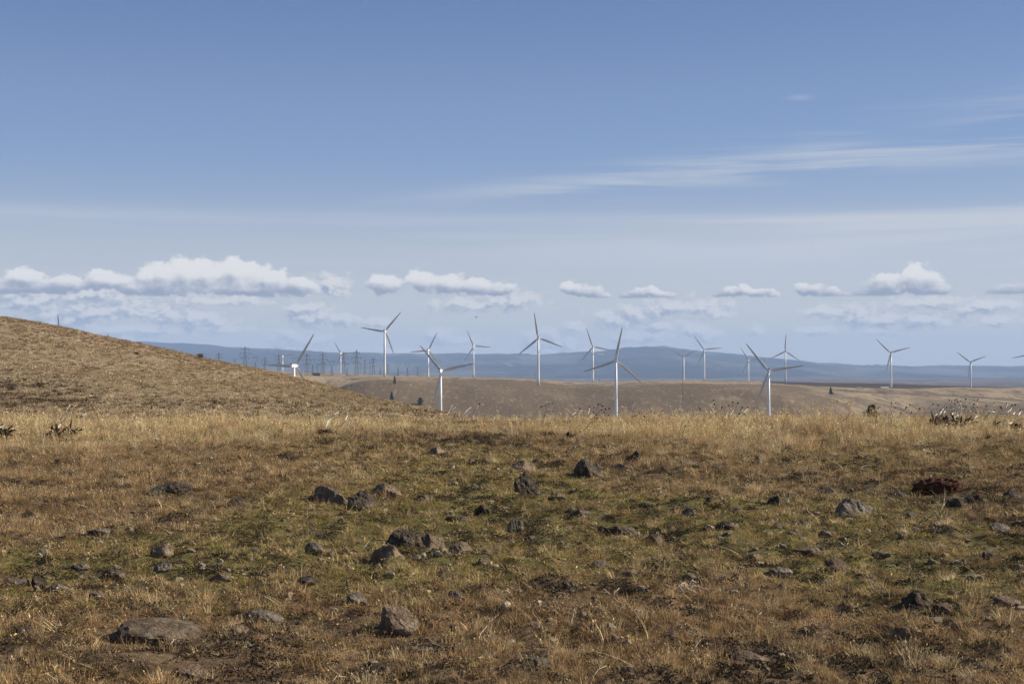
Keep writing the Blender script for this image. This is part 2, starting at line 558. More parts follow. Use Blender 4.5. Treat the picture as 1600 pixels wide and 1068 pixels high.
def simple_mat(name, ca, cb, scale=8, rough=0.85, bump=0.0, detail=5, spec=0.25, obj=True, lo=0.35, hi=0.65, bscale=None):
    m, w = new_mat(name)
    tc = w.n('ShaderNodeTexCoord').outputs['Object'] if obj else w.n('ShaderNodeNewGeometry').outputs['Position']
    n = w.noise(tc, scale, detail, 0.6)
    col = w.mix(w.ss(n, lo, hi), c4(*ca), c4(*cb))
    ins = {'Base Color': col, 'Roughness': rough, 'Specular IOR Level': spec}
    if bump:
        nb = w.noise(tc, bscale or scale * 2.5, 6, 0.65)
        bp = w.n('ShaderNodeBump', {'Strength': 0.8, 'Distance': bump, 'Height': nb})
        ins['Normal'] = bp.outputs[0]
    b = w.n('ShaderNodeBsdfPrincipled', ins)
    finish(w, b.outputs[0])
    return m


def mat_tint(name, trans=0.25, dark=0.75, rough=0.75, vary=0.35):
    """plant material: colour from the instance's own tint, every blade a little different"""
    m, w = new_mat(name)
    at_ = w.n('ShaderNodeAttribute', attribute_name='tint', attribute_type='INSTANCER')
    rnd = w.n('ShaderNodeNewGeometry').outputs['Random Per Island']
    k = w.n('ShaderNodeMapRange', {'Value': rnd, 'To Min': 1 - vary, 'To Max': 1 + vary}).outputs[0]
    col = w.vm('SCALE', at_.outputs['Color'])
    sc = col.node
    w.t.links.new(k, sc.inputs['Scale'])
    hs = w.n('ShaderNodeHueSaturation', {'Hue': w.m('MULTIPLY_ADD', rnd, 0.03, 0.485), 'Saturation': 1.0, 'Color': col})
    d = w.n('ShaderNodeBsdfPrincipled', {'Base Color': hs.outputs[0], 'Roughness': rough, 'Specular IOR Level': 0.2})
    tr = w.n('ShaderNodeBsdfTranslucent', {0: hs.outputs[0]})
    mx = w.n('ShaderNodeMixShader', {0: trans, 1: d.outputs[0], 2: tr.outputs[0]})
    finish(w, mx.outputs[0])
    return m


def mat_soil():
    m, w = new_mat('soil')
    p = w.n('ShaderNodeNewGeometry').outputs['Position']
    g = w.n('ShaderNodeAttribute', attribute_name='green').outputs['Fac']
    n1 = w.noise(p, 5, 6, 0.65)
    n2 = w.noise(p, 26, 5, 0.7)
    n3 = w.noise(p, 90, 3, 0.7)
    dirt = w.mix(w.ss(n1, 0.35, 0.65), c4(0.07, 0.043, 0.024), c4(0.17, 0.11, 0.06))
    dirt = w.mix(w.ss(n2, 0.50, 0.70), dirt, c4(0.27, 0.19, 0.11))
    moss = w.mix(w.ss(n2, 0.35, 0.65), c4(0.06, 0.052, 0.018), c4(0.20, 0.165, 0.06))
    col = w.mix(w.ss(w.m('MULTIPLY_ADD', w.m('SUBTRACT', n1, 0.5), 1.2, g), 0.35, 0.75), dirt, moss)
    col = w.mix(w.ss(n3, 0.60, 0.72), col, c4(0.28, 0.22, 0.15))
    bp = w.n('ShaderNodeBump', {'Strength': 1.0, 'Distance': 0.02, 'Height': w.m('ADD', n2, w.m('MULTIPLY', n3, 0.5))})
    b = w.n('ShaderNodeBsdfPrincipled', {'Base Color': col, 'Roughness': 0.95, 'Specular IOR Level': 0.1, 'Normal': bp.outputs[0]})
    finish(w, b.outputs[0])
    return m


def mat_hillside():
    m, w = new_mat('dry_hill_turf')
    p = w.n('ShaderNodeNewGeometry').outputs['Position']
    n1 = w.noise(w.vm('MULTIPLY', p, (1, 0.45, 1)), 0.06, 5, 0.6)
    n2 = w.noise(w.vm('MULTIPLY', p, (1, 0.5, 1)), 0.5, 6, 0.65)
    n3 = w.noise(w.vm('MULTIPLY', p, (1, 0.6, 1)), 2.6, 5, 0.7)
    c = w.mix(w.ss(n1, 0.4, 0.6), c4(0.27, 0.20, 0.125), c4(0.36, 0.28, 0.18))
    c = w.mix(w.ss(n2, 0.48, 0.66), c, c4(0.24, 0.145, 0.075))
    c = w.mix(w.ss(n3, 0.5, 0.72), c, c4(0.15, 0.11, 0.065))
    bp = w.n('ShaderNodeBump', {'Strength': 1.0, 'Distance': 0.35, 'Height': w.m('ADD', n3, n2)})
    b = w.n('ShaderNodeBsdfPrincipled', {'Base Color': c, 'Roughness': 0.95, 'Specular IOR Level': 0.05, 'Normal': bp.outputs[0]})
    finish(w, b.outputs[0])
    return m


def mat_rolling():
    m, w = new_mat('rolling_range')
    p = w.n('ShaderNodeNewGeometry').outputs['Position']
    fld = w.n('ShaderNodeAttribute', attribute_name='field').outputs['Fac']
    trk = w.n('ShaderNodeAttribute', attribute_name='track').outputs['Fac']
    n1 = w.noise(w.vm('MULTIPLY', p, (1, 0.35, 1)), 0.006, 5, 0.6, 0.4)
    n2 = w.noise(w.vm('MULTIPLY', p, (1, 0.22, 1)), 0.03, 6, 0.68)
    n3 = w.noise(w.vm('MULTIPLY', p, (1, 0.22, 1)), 0.16, 5, 0.72)
    crs_lit = w.n('ShaderNodeAttribute', attribute_name='crest').outputs['Fac']
    c = w.mix(w.ss(w.m('MULTIPLY_ADD', crs_lit, 0.26, w.m('SUBTRACT', n1, 0.11)), 0.38, 0.62), c4(0.150, 0.108, 0.066), c4(0.325, 0.245, 0.148))  # hill shading painted into the albedo, mixed with random brown and tan grass
    c = w.mix(w.ss(n2, 0.48, 0.62), c, c4(0.135, 0.098, 0.06))
    c = w.mix(w.ss(n3, 0.50, 0.66), c, c4(0.13, 0.094, 0.058))
    c = w.mix(w.ss(n3, 0.46, 0.28), c, c4(0.36, 0.27, 0.17))
    c = w.mix(w.ss(w.m('ADD', fld, w.m('MULTIPLY', w.m('SUBTRACT', n2, 0.5), 0.5)), 0.42, 0.58), c, c4(0.055, 0.04, 0.03))
    c = w.mix(trk, c, c4(0.075, 0.055, 0.045))
    bp = w.n('ShaderNodeBump', {'Strength': 0.55, 'Distance': 1.6, 'Height': w.m('ADD', n3, n2)})
    b = w.n('ShaderNodeBsdfPrincipled', {'Base Color': c, 'Roughness': 0.95, 'Specular IOR Level': 0.05, 'Normal': bp.outputs[0]})
    finish(w, b.outputs[0])
    return m


def mat_plain():
    m, w = new_mat('valley_plain')
    p = w.n('ShaderNodeNewGeometry').outputs['Position']
    n1 = w.noise(w.vm('MULTIPLY', p, (1, 0.5, 1)), 0.0016, 5, 0.6)
    n2 = w.noise(w.vm('MULTIPLY', p, (1, 0.3, 1)), 0.008, 5, 0.7)
    c = w.mix(w.ss(n1, 0.42, 0.58), c4(0.10, 0.07, 0.055), c4(0.19, 0.14, 0.10))
    c = w.mix(w.ss(n2, 0.46, 0.58), c, c4(0.03, 0.028, 0.02))
    c = w.mix(w.ss(n2, 0.33, 0.29), c, c4(0.42, 0.36, 0.28))
    b = w.n('ShaderNodeBsdfPrincipled', {'Base Color': c, 'Roughness': 0.95, 'Specular IOR Level': 0.05})
    finish(w, b.outputs[0])
    return m


def mat_mountain():
    m, w = new_mat('wooded_shadowed_mountain')
    p = w.n('ShaderNodeNewGeometry').outputs['Position']
    n1 = w.noise(w.vm('MULTIPLY', p, (1, 0.6, 1)), 0.00035, 5, 0.6, 0.3)
    n2 = w.noise(w.vm('MULTIPLY', p, (1, 0.35, 4)), 0.0012, 6, 0.68)
    n3 = w.noise(w.vm('MULTIPLY', p, (1, 0.18, 6)), 0.0013, 4, 0.6, 0.5)
    c = w.mix(w.ss(n1, 0.45, 0.58), c4(0.010, 0.018, 0.034), c4(0.105, 0.105, 0.095))  # wooded tones, with bluish dark cloud shadow and haze painted into the patches
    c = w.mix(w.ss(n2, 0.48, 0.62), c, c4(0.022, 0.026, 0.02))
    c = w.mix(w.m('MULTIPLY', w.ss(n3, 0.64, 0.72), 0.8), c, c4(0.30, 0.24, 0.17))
    b = w.n('ShaderNodeBsdfPrincipled', {'Base Color': c, 'Roughness': 1.0, 'Specular IOR Level': 0.0})
    finish(w, b.outputs[0])
    return m


def mat_rock(name, ca, cb, lich):
    m, w = new_mat(name)
    tc = w.n('ShaderNodeTexCoord').outputs['Object']
    oi = w.n('ShaderNodeObjectInfo').outputs['Random']
    n1 = w.noise(tc, 9, 6, 0.65)
    n2 = w.noise(tc, 38, 5, 0.7)
    n3 = w.noise(tc, 16, 4, 0.6, 0.6)
    c = w.mix(w.ss(n1, 0.35, 0.65), c4(*ca), c4(*cb))
    c = w.mix(w.ss(n3, 0.55, 0.62), c, c4(*lich))
    c = w.mix(w.ss(n2, 0.60, 0.70), c, c4(0.05, 0.04, 0.03))
    c = w.mix(w.ss(n2, 0.38, 0.30), c, c4(0.30, 0.26, 0.21))
    c = w.mix(1.0, c, w.n('ShaderNodeMapRange', {'Value': oi, 'To Min': 0.58, 'To Max': 0.98}).outputs[0], 'MULTIPLY')
    bp = w.n('ShaderNodeBump', {'Strength': 1.0, 'Distance': 0.06, 'Height': w.m('ADD', n1, w.m('MULTIPLY', n2, 0.6))})
    b = w.n('ShaderNodeBsdfPrincipled', {'Base Color': c, 'Roughness': 0.92, 'Specular IOR Level': 0.2, 'Normal': bp.outputs[0]})
    finish(w, b.outputs[0])
    return m


M = {}
M['soil'] = mat_soil()
M['hillside'] = mat_hillside()
M['rolling'] = mat_rolling()
M['plain'] = mat_plain()
M['mountain'] = mat_mountain()
M['rock_tan'] = mat_rock('brown_basalt', (0.17, 0.115, 0.072), (0.33, 0.23, 0.15), (0.38, 0.29, 0.20))
M['rock_dark'] = mat_rock('dark_basalt', (0.06, 0.046, 0.034), (0.14, 0.105, 0.072), (0.26, 0.19, 0.125))
M['rock_grey'] = mat_rock('grey_basalt', (0.14, 0.11, 0.085), (0.27, 0.22, 0.17), (0.34, 0.28, 0.21))
M['rock_red'] = mat_rock('red_stone', (0.22, 0.10, 0.055), (0.32, 0.15, 0.08), (0.30, 0.17, 0.10))
M['white'] = simple_mat('white_turbine_paint', (0.74, 0.74, 0.72), (0.82, 0.82, 0.80), 0.3, 0.45, spec=0.4)
M['blade'] = simple_mat('grey_white_blade', (0.50, 0.49, 0.47), (0.58, 0.57, 0.55), 0.25, 0.5, spec=0.3)
M['steel'] = simple_mat('galvanised_steel', (0.10, 0.105, 0.11), (0.16, 0.165, 0.17), 0.5, 0.6, spec=0.4)
M['wood'] = simple_mat('weathered_pole', (0.09, 0.065, 0.05), (0.15, 0.11, 0.09), 2, 0.9)
M['bleached'] = simple_mat('bleached_stem', (0.55, 0.48, 0.38), (0.80, 0.74, 0.64), 20, 0.8)
M['twig'] = simple_mat('grey_twig', (0.28, 0.24, 0.19), (0.50, 0.44, 0.36), 20, 0.8)
M['straw_stem'] = simple_mat('straw_stem', (0.26, 0.18, 0.10), (0.42, 0.31, 0.19), 20, 0.8)
M['dark_leaf'] = simple_mat('withered_leaf', (0.035, 0.022, 0.015), (0.13, 0.082, 0.05), 14, 0.8, lo=0.4, hi=0.7)
M['pale_leaf'] = simple_mat('dry_tan_leaf', (0.16, 0.10, 0.06), (0.36, 0.26, 0.17), 14, 0.8)
M['head'] = simple_mat('dark_seed_head', (0.018, 0.011, 0.008), (0.06, 0.032, 0.02), 60, 0.9)
M['bark'] = simple_mat('bark', (0.06, 0.045, 0.035), (0.12, 0.09, 0.07), 6, 0.9)
M['needle'] = simple_mat('dark_needles', (0.012, 0.020, 0.010), (0.035, 0.05, 0.02), 1.2, 0.8)
M['juniper'] = simple_mat('juniper_green', (0.018, 0.028, 0.012), (0.07, 0.075, 0.028), 3, 0.8)
M['scrub'] = simple_mat('brown_scrub', (0.05, 0.035, 0.025), (0.12, 0.085, 0.055), 6, 0.9)
M['moss_red'] = simple_mat('russet_moss', (0.045, 0.018, 0.010), (0.13, 0.050, 0.024), 14, 0.95, bump=0.03, bscale=60)
M['pale_roof'] = simple_mat('pale_metal_roof', (0.50, 0.48, 0.42), (0.60, 0.57, 0.50), 0.8, 0.6)
M['dark_wall'] = simple_mat('dark_wall', (0.04, 0.038, 0.036), (0.08, 0.07, 0.065), 0.8, 0.8)
M['bird'] = simple_mat('dark_feathers', (0.03, 0.024, 0.02), (0.08, 0.06, 0.045), 20, 0.8)
M['plant'] = mat_tint('grass_blade', 0.28)
M['litter'] = mat_tint('leaf_litter', 0.10, vary=0.5)


# ------------------------------------------------------------------ ground sheets
def green_amount(u, v, x, y):
    """how green the low growth is, by place"""
    g = 0.0
    for (cu, cv, ru, rv, a) in ((830, 800, 400, 75, 1.0), (650, 780, 250, 60, 0.5), (200, 880, 330, 55, 0.95), (1000, 860, 500, 60, 0.55), (620, 900, 300, 60, 0.7),
                                (1450, 770, 260, 60, 0.35), (700, 700, 200, 16, 0.7), (1500, 900, 200, 60, 0.45), (150, 960, 300, 40, 0.5), (1450, 720, 250, 20, 0.4)):
        g = g + a * np.exp(-((u - cu) / ru) ** 2 - ((v - cv) / rv) ** 2)
    for (cu, cv, ru, rv, a) in ((150, 760, 260, 60, 0.7), (1080, 970, 330, 60, 0.6), (350, 1010, 500, 35, 0.35), (1050, 740, 150, 25, 0.3)):
        g = g - a * np.exp(-((u - cu) / ru) ** 2 - ((v - cv) / rv) ** 2)
    return g + 0.9 * fbm(x / 1.3, y / 2.2, 3, 61)


def uv_of(x, y):
    yy = np.maximum(y, 2.0)
    return 800 + F * x / yy, 575 + F * CAMZ / yy


def sheet(name, Ys, ncol, mat, attrs=None, tmax=0.62):
    t = np.linspace(-tmax, tmax, ncol)
    Yg, Tg = np.meshgrid(Ys, t, indexing='ij')
    X = Tg * (Yg + 8)
    Z = terrain(X, Yg)
    verts = np.stack([X, Yg, Z], -1).reshape(-1, 3)
    nr, nc = len(Ys), ncol
    i = np.arange(nr - 1)[:, None] * nc + np.arange(nc - 1)[None, :]
    f = np.stack([i, i + 1, i + nc + 1, i + nc], -1).reshape(-1, 4)
    me = bpy.data.meshes.new(name)
    me.vertices.add(len(verts))
    me.vertices.foreach_set('co', verts.ravel().astype(np.float32))
    me.loops.add(f.size)
    me.loops.foreach_set('vertex_index', f.ravel().astype(np.int32))
    me.polygons.add(len(f))
    me.polygons.foreach_set('loop_start', np.arange(0, f.size, 4, dtype=np.int32))
    me.polygons.foreach_set('use_smooth', np.ones(len(f), bool))
    me.update(calc_edges=True)
    me.materials.append(mat)
    for an, fn in (attrs or {}).items():
        a = me.attributes.new(an, 'FLOAT', 'POINT')
        a.data.foreach_set('value', fn(X.ravel(), Yg.ravel()).astype(np.float32))
    o = bpy.data.objects.new(name, me)
    COL.objects.link(o)
    tag(o, kind='structure')
    return o


def geo(a, b, n):
    return np.exp(np.linspace(math.log(a), math.log(b), n))


def a_green(x, y):
    u, v = uv_of(x, y)
    return np.clip(green_amount(u, v, x, y), 0, 1)


def a_field(x, y):
    u = 800 + F * x / np.maximum(y, 10)
    r = sstep(u, 1150, 1230) * (1 - sstep(u, 1500, 1620) * 0.65) * sstep(y, 3330, 3400) * (1 - sstep(y, 4080, 4200))
    b = 0.55 * np.exp(-((u - 870) / 60) ** 2 - ((y - 2850) / 90) ** 2)
    return np.maximum(r, b)


def a_crest(x, y):  # plateau slope shade put into colour: crest and right slope lighter, near slopes darker
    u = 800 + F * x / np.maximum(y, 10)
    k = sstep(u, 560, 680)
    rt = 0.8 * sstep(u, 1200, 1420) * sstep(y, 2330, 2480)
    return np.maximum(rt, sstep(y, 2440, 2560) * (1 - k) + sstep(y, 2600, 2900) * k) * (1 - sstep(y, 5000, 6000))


def a_track(x, y):
    u = 800 + F * x / np.maximum(y, 10)
    # a dirt track across the right slope and one down the bank on the left
    d1 = np.abs(y - np.interp(u, [1180, 1250, 1400, 1500, 1600, 1800], [2950, 2870, 2740, 2640, 2540, 2400]))
    t1 = (1 - sstep(d1, 8, 26)) * sstep(u, 1190, 1260)
    d2 = np.abs(y - np.interp(u, [1360, 1400, 1440, 1520], [2420, 2380, 2330, 2300]))
    t2 = (1 - sstep(d2, 8, 26)) * sstep(u, 1370, 1390) * (1 - sstep(u, 1445, 1475))
    return 0.75 * np.maximum(t1, t2)


sheet('ground', np.concatenate([np.linspace(-6.5, 4.5, 24), geo(4.6, 60, 300)]), 640, M['soil'], {'green': a_green})
sheet('hillside', geo(60, 520, 190), 340, M['hillside'])
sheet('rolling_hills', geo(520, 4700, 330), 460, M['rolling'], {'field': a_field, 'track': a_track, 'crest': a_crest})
sheet('valley_plain', geo(4700, 16000, 40), 160, M['plain'])
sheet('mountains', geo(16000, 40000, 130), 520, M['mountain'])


# ------------------------------------------------------------------ wind turbines
def make_turbine():
    root = empty('wind_turbine', (0, 0, 0))
    mb = MB()
    n = 20
    hs = [0, 12, 40, 79.0]
    mb.tube([(0, 0, h) for h in hs], [2.35, 2.25, 1.9, 1.45], n)
    tw = mb.build('tower', M['white'], root, True)
    dr = MB()
    dr.box((0, -2.32, 1.6), (1.0, 0.16, 2.4), 0.03)
    dr.build('door', M['steel'], tw)
    mb = MB()
    mb.box((0, -1.6, 81.0), (3.7, 10.4, 3.9), 0.55)
    na = mb.build('nacelle', M['white'], root)
    mb = MB()
    mb.box((0, -5.3, 83.5), (2.6, 1.5, 1.1), 0.1)
    mb.build('cooler', M['dark_wall'], na)
    # hub: a rounded nose turned about its own origin
    hub_v, hub_f = MB(), None
    prof = [(-1.5, 1.5), (-0.9, 1.85), (0.6, 1.85), (1.6, 1.35), (2.2, 0.7), (2.5, 0.05)]
    hub_v.tube([(0, y, 0) for y, r in prof], [r for y, r in prof], 16)
    hub = hub_v.build('hub', M['white'], root, True)
    hub.location = (0, 5.2, 81)
    # blade: lofted aerofoil along +Z
    st = [(1.2, 1.9, 1.9, 0), (3, 1.9, 1.8, 4), (6, 3.2, 1.1, 13), (9, 3.9, 0.75, 12), (16, 3.5, 0.55, 9), (26, 2.7, 0.38, 5), (36, 1.95, 0.24, 2), (42.5, 1.3, 0.14, 0), (45, 0.25, 0.05, 0)]
    vs, fs = [], []
    N = 12
    for (z, ch, th, tw_) in st:
        for j in range(N):
            a = 2 * math.pi * j / N
            x = math.cos(a) * ch / 2 - (0.12 * ch if ch > 2 else 0)
            y = math.sin(a) * th / 2 * (1.0 if x > 0 else 0.75)
            c, s = math.cos(R(tw_)), math.sin(R(tw_))
            bend = 0.0009 * z * z
            vs.append((x * c - y * s, x * s + y * c + bend * 0.6 + z * 0.03, z))
    for i in range(len(st) - 1):
        for j in range(N):
            k = (j + 1) % N
            fs.append((i * N + j, i * N + k, (i + 1) * N + k, (i + 1) * N + j))
    fs.append(tuple(range(N - 1, -1, -1)))
    fs.append(tuple((len(st) - 1) * N + j for j in range(N)))
    bl = mesh_obj('blade', vs, fs, M['blade'], hub, True)
    for k in (1, 2):
        share('blade', bl, hub, (0, 0, 0), (0, R(120 * k), 0))
    return root


def copy_tree(o, parent=None):
    c = o.copy()
    COL.objects.link(c)
    c.parent = parent
    for ch in list(o.children):
        copy_tree(ch, c)
    return c


# (hub u, hub v, rotor radius px, angle of one blade clockwise from up, yaw, label)
TURB = [
    (459.3, 571.3, 59.0, 31.5, 27, 'white turbine half sunk behind the hillside, its bright boxy nacelle seen sideways'),
    (601.0, 517.4, 39.6, 39.0, 5, 'tall white wind turbine with the highest hub, standing above the lone dark pine'),
    (669.0, 546.9, 31.5, 25.0, 12, 'white turbine just behind the blades of the low one at the hillside end'),
    (688.4, 579.3, 55.0, -42.5, 15, 'large wind turbine with its foot behind the low end of the left hillside'),
    (739.8, 540.3, 27.3, -25.5, 12, 'wind turbine on the skyline right of the bird, one blade pointing flat right'),
    (841.0, 527.8, 41.0, -9.5, 4, 'wind turbine on the skyline with one blade nearly upright, left of the mountain'),
    (926.3, 541.6, 31.2, -19.0, 6, 'smaller wind turbine partly crossed by the left blade of the nearest one'),
    (962.4, 563.1, 54.2, 11.0, 3, 'near wind turbine rising out of the straw grass left of the rounded mountain'),
    (1068.2, 557.5, 24.0, -59.0, 12, 'wind turbine behind the thin measuring mast, two blades spread in a shallow V'),
    (1100.3, 545.9, 27.2, -36.0, 10, 'wind turbine right of the thin measuring mast, in front of the mountain flank'),
    (1169.4, 562.2, 23.5, -33.0, 18, 'small wind turbine immediately left of the large near one on the right'),
    (1200.9, 579.6, 56.0, -39.0, 12, 'large near wind turbine on the right with its foot in the straw grass'),
    (1227.2, 548.5, 27.4, 3.5, 5, 'wind turbine with one blade straight up, right behind the large near one'),
    (1392.2, 550.9, 31.0, -46.0, 9, 'wind turbine beside the pale roofed shed at the dark field'),
    (1516.7, 565.5, 26.0, -52.0, 12, 'wind turbine standing alone on the right skyline above the tangle of bleached stems'),
    (1612.5, 552.5, 30.0, -103.0, 8, 'wind turbine beyond the right edge of which only one blade tip shows'),
    (441.6, 556.6, 22.0, -43.0, 14, 'small bright wind turbine among the pylons left of the boxy nacelle'),
    (532.2, 552.0, 22.5, -34.0, 16, 'small bright wind turbine among the thickest cluster of pylons'),
    (92.9, 543.5, 54.5, -8.0, 8, 'wind turbine hidden by the left hill except one dark upright blade'),
    (181.0, 544.0, 32.0, -41.0, 20, 'wind turbine hidden by the left hill except one short white blade tip'),
    (211.0, 556.5, 32.0, 50.0, 12, 'far wind turbine hidden by the hill except a faint slanting blade tip against the mountain'),
]
proto = make_turbine()
for i, (u, v, rp, th, yaw, lab) in enumerate(TURB):
    Y = F * 45.0 / rp
    o = proto if i == 0 else copy_tree(proto)
    tag(o, lab, 'wind turbine', 'wind turbines across the plateau')
    h = at(u, v, Y)
    o.rotation_euler = (0, 0, -R(yaw))
    o.location = (h.x, h.y, h.z - 81)
    for ch in o.children:
        if ch.name.startswith('hub'):
            ch.rotation_euler = (0, R(th), 0)
# tiny turbines on the far right skyline
mb = MB()
mb.tube([(0, 0, 0), (0, 0, 80)], [2.6, 1.7], 6)
mb.box((0, 0, 81), (4, 9, 4))
for k in range(3):
    a = R(120 * k + 15)
    mb.tube([(0, 5, 81), (math.sin(a) * 45, 5, 81 + math.cos(a) * 45)], [1.7, 0.6], 5)
far_t = None
FARU = (1408, 1436, 1466, 1483, 1490, 1502, 1526, 1548, 1556, 1568, 1585, 1597, 822, 868)
for i, u in enumerate(FARU):
    Y = 26500 + 400 * math.sin(i * 3)
    x = (u - 800) / F * Y
    if far_t is None:
        far_t = mb.build('distant_turbine', M['white'])
        o = far_t
    else:
        o = far_t.copy()
        COL.objects.link(o)
    o.location = (x, Y, tz(x, Y) - 4)
    o.rotation_euler = (0, R(0), R(-10 + 7 * (i % 3)))
    left = u < 900
    nm_ = ('leftmost', 'second from the left', 'third from the left', 'fourth from the left', 'fifth from the left', 'sixth from the left', 'seventh from the left',
           'eighth from the left', 'ninth from the left', 'tenth from the left', 'eleventh from the left', 'rightmost')
    tag(o, ('barely visible turbine on the far ridge %s of the skyline turbine with the upright blade' % ('left' if u < 840 else 'right') if left
            else nm_[i] + ' of the tiny turbines on the far flat right ridge'), 'wind turbine',
        'tiny turbines on the far left ridge line' if left else 'tiny turbines on the far right ridge line')

# measuring mast and poles
Ym = 2100
p = at(1066.5, 553, Ym)
zb = tz(p.x, Ym)
root = empty('measuring_mast', (p.x, Ym, zb), 0, 'thin lattice measuring mast in front of the turbine with the shallow V blades', 'mast')
mb = MB()
Hm = p.z - zb
for (dx, dy) in ((-0.35, -0.2), (0.35, -0.2), (0, 0.4)):
    mb.tube([(dx, dy, 0), (dx, dy, Hm)], 0.055, 4)
z = 0
while z < Hm - 2:
    mb.tube([(-0.35, -0.2, z), (0.35, -0.2, z + 1.8)], 0.05, 3)
    mb.tube([(0.35, -0.2, z), (0, 0.4, z + 1.8)], 0.05, 3)
    z += 1.8
mb.build('lattice_body', M['steel'], root)
for zz in (Hm - 1, Hm * 0.75, Hm * 0.5):
    mb = MB()
    mb.tube([(-1.6, 0, zz), (1.6, 0, zz)], 0.08, 4)
    mb.build('instrument_boom', M['steel'], root)
for (u, v0, Y, h, lab) in ((936, 587, 3300, 14, 'thin wooden pole on the skyline between two turbines left of the mountain'),
                           (836.5, 583, 3300, 16, 'thin wooden pole on the skyline beside the tower of the turbine with the upright blade'),
                           (472, 588, 2900, 12, 'short wooden pole right of the turbine with the boxy nacelle')):
    x = (u - 800) / F * Y
    r = empty('utility_pole', (x, Y, tz(x, Y)), 0, lab, 'pole')
    mb = MB(); mb.tube([(0, 0, -0.5), (0, 0, h)], 0.35, 6); mb.build('pole', M['wood'], r)
    mb = MB(); mb.box((0, -0.4, h - 1.2), (3.4, 0.3, 0.35)); mb.build('crossarm', M['wood'], r)


# ------------------------------------------------------------------ transmission towers
def seg(mb, a, b, t=0.22):
    mb.tube([a, b], t, 4, False)


def lattice_tower(kind):
    """unit design 50 m high; returns {part: mesh builder}"""
    body, arms, ins = MB(), MB(), MB()
    if kind == 'lattice':
        def w_at(z): return 3.6 * (1 - z / 50) ** 1.2 + 0.9
        top = 50
    else:
        def w_at(z): return 3.0 * (1 - z / 30) + 0.8
        top = 30
    zs = np.linspace(0, top, 10)
    for sx in (-1, 1):
        for sy in (-1, 1):
            for a, b in zip(zs[:-1], zs[1:]):
                seg(body, (sx * w_at(a), sy * w_at(a), a), (sx * w_at(b), sy * w_at(b), b), 0.26)
    for a, b in zip(zs[:-1], zs[1:]):
        for s in (-1, 1):
            wa, wb = w_at(a), w_at(b)
            seg(body, (-wa, s * wa, a), (wb, s * wb, b), 0.13)
            seg(body, (wa, s * wa, a), (-wb, s * wb, b), 0.13)
            seg(body, (s * wa, -wa, a), (s * wb, wb, b), 0.13)
            seg(body, (-wb, s * wb, b), (wb, s * wb, b), 0.13)
    if kind == 'lattice':
        armlist = []
        for z, wd in ((45, 8.5), (35.5, 12), (26, 9.5)):
            arms = MB()
            armlist.append(arms)
            for s in (-1, 1):
                for sy in (-0.9, 0.9):
                    seg(arms, (0, sy, z + 1.8), (s * wd, 0, z), 0.2)
                    seg(arms, (0, sy, z - 0.6), (s * wd, 0, z), 0.2)
                seg(arms, (s * wd * 0.5, 0, z - 0.3), (s * wd * 0.5, 0, z + 0.9), 0.12)
                seg(ins, (s * wd, 0, z), (s * (wd - 1.4), 0, z - 3.6), 0.22)
                seg(ins, (s * (wd - 2.8), 0, z), (s * (wd - 1.4), 0, z - 3.6), 0.22)
    else:
        # window of a cat-head tower: a heart-like ring carrying a long crossbar
        L = [(0.8, 30), (5.6, 38), (7.2, 44), (5.8, 49.5), (0, 47.5)]
        for s in (-1, 1):
            for sy in (-0.7, 0.7):
                for (a, b) in zip(L[:-1], L[1:]):
                    seg(arms, (s * a[0], sy, a[1]), (s * b[0], sy, b[1]), 0.26)
            for (a, b) in zip(L[:-1], L[1:]):
                seg(arms, (s * a[0], -0.7, a[1]), (s * b[0], 0.7, b[1]), 0.14)
            seg(arms, (s * 5.8, 0, 49.5), (s * 12, 0, 48.2), 0.26)
            seg(arms, (s * 7.0, 0, 45.5), (s * 12, 0, 48.2), 0.2)
            seg(ins, (s * 11.6, 0, 48.2), (s * 11.6, 0, 44.6), 0.25)
        seg(ins, (-2.4, 0, 47.8), (0, 0, 44), 0.22)
        seg(ins, (2.4, 0, 47.8), (0, 0, 44), 0.22)
    return body, (armlist if kind == 'lattice' else [arms]), ins


def make_tower(kind):
    r = empty('transmission_tower', (0, 0, 0))
    b, a, i = lattice_tower(kind)
    b.build('lattice_body', M['steel'], r)
    for q in a:
        q.build('crossarm' if kind == 'lattice' else 'window_frame', M['steel'], r)
    tag(i.build('insulators', M['dark_wall'], r), kind='stuff')
    return r


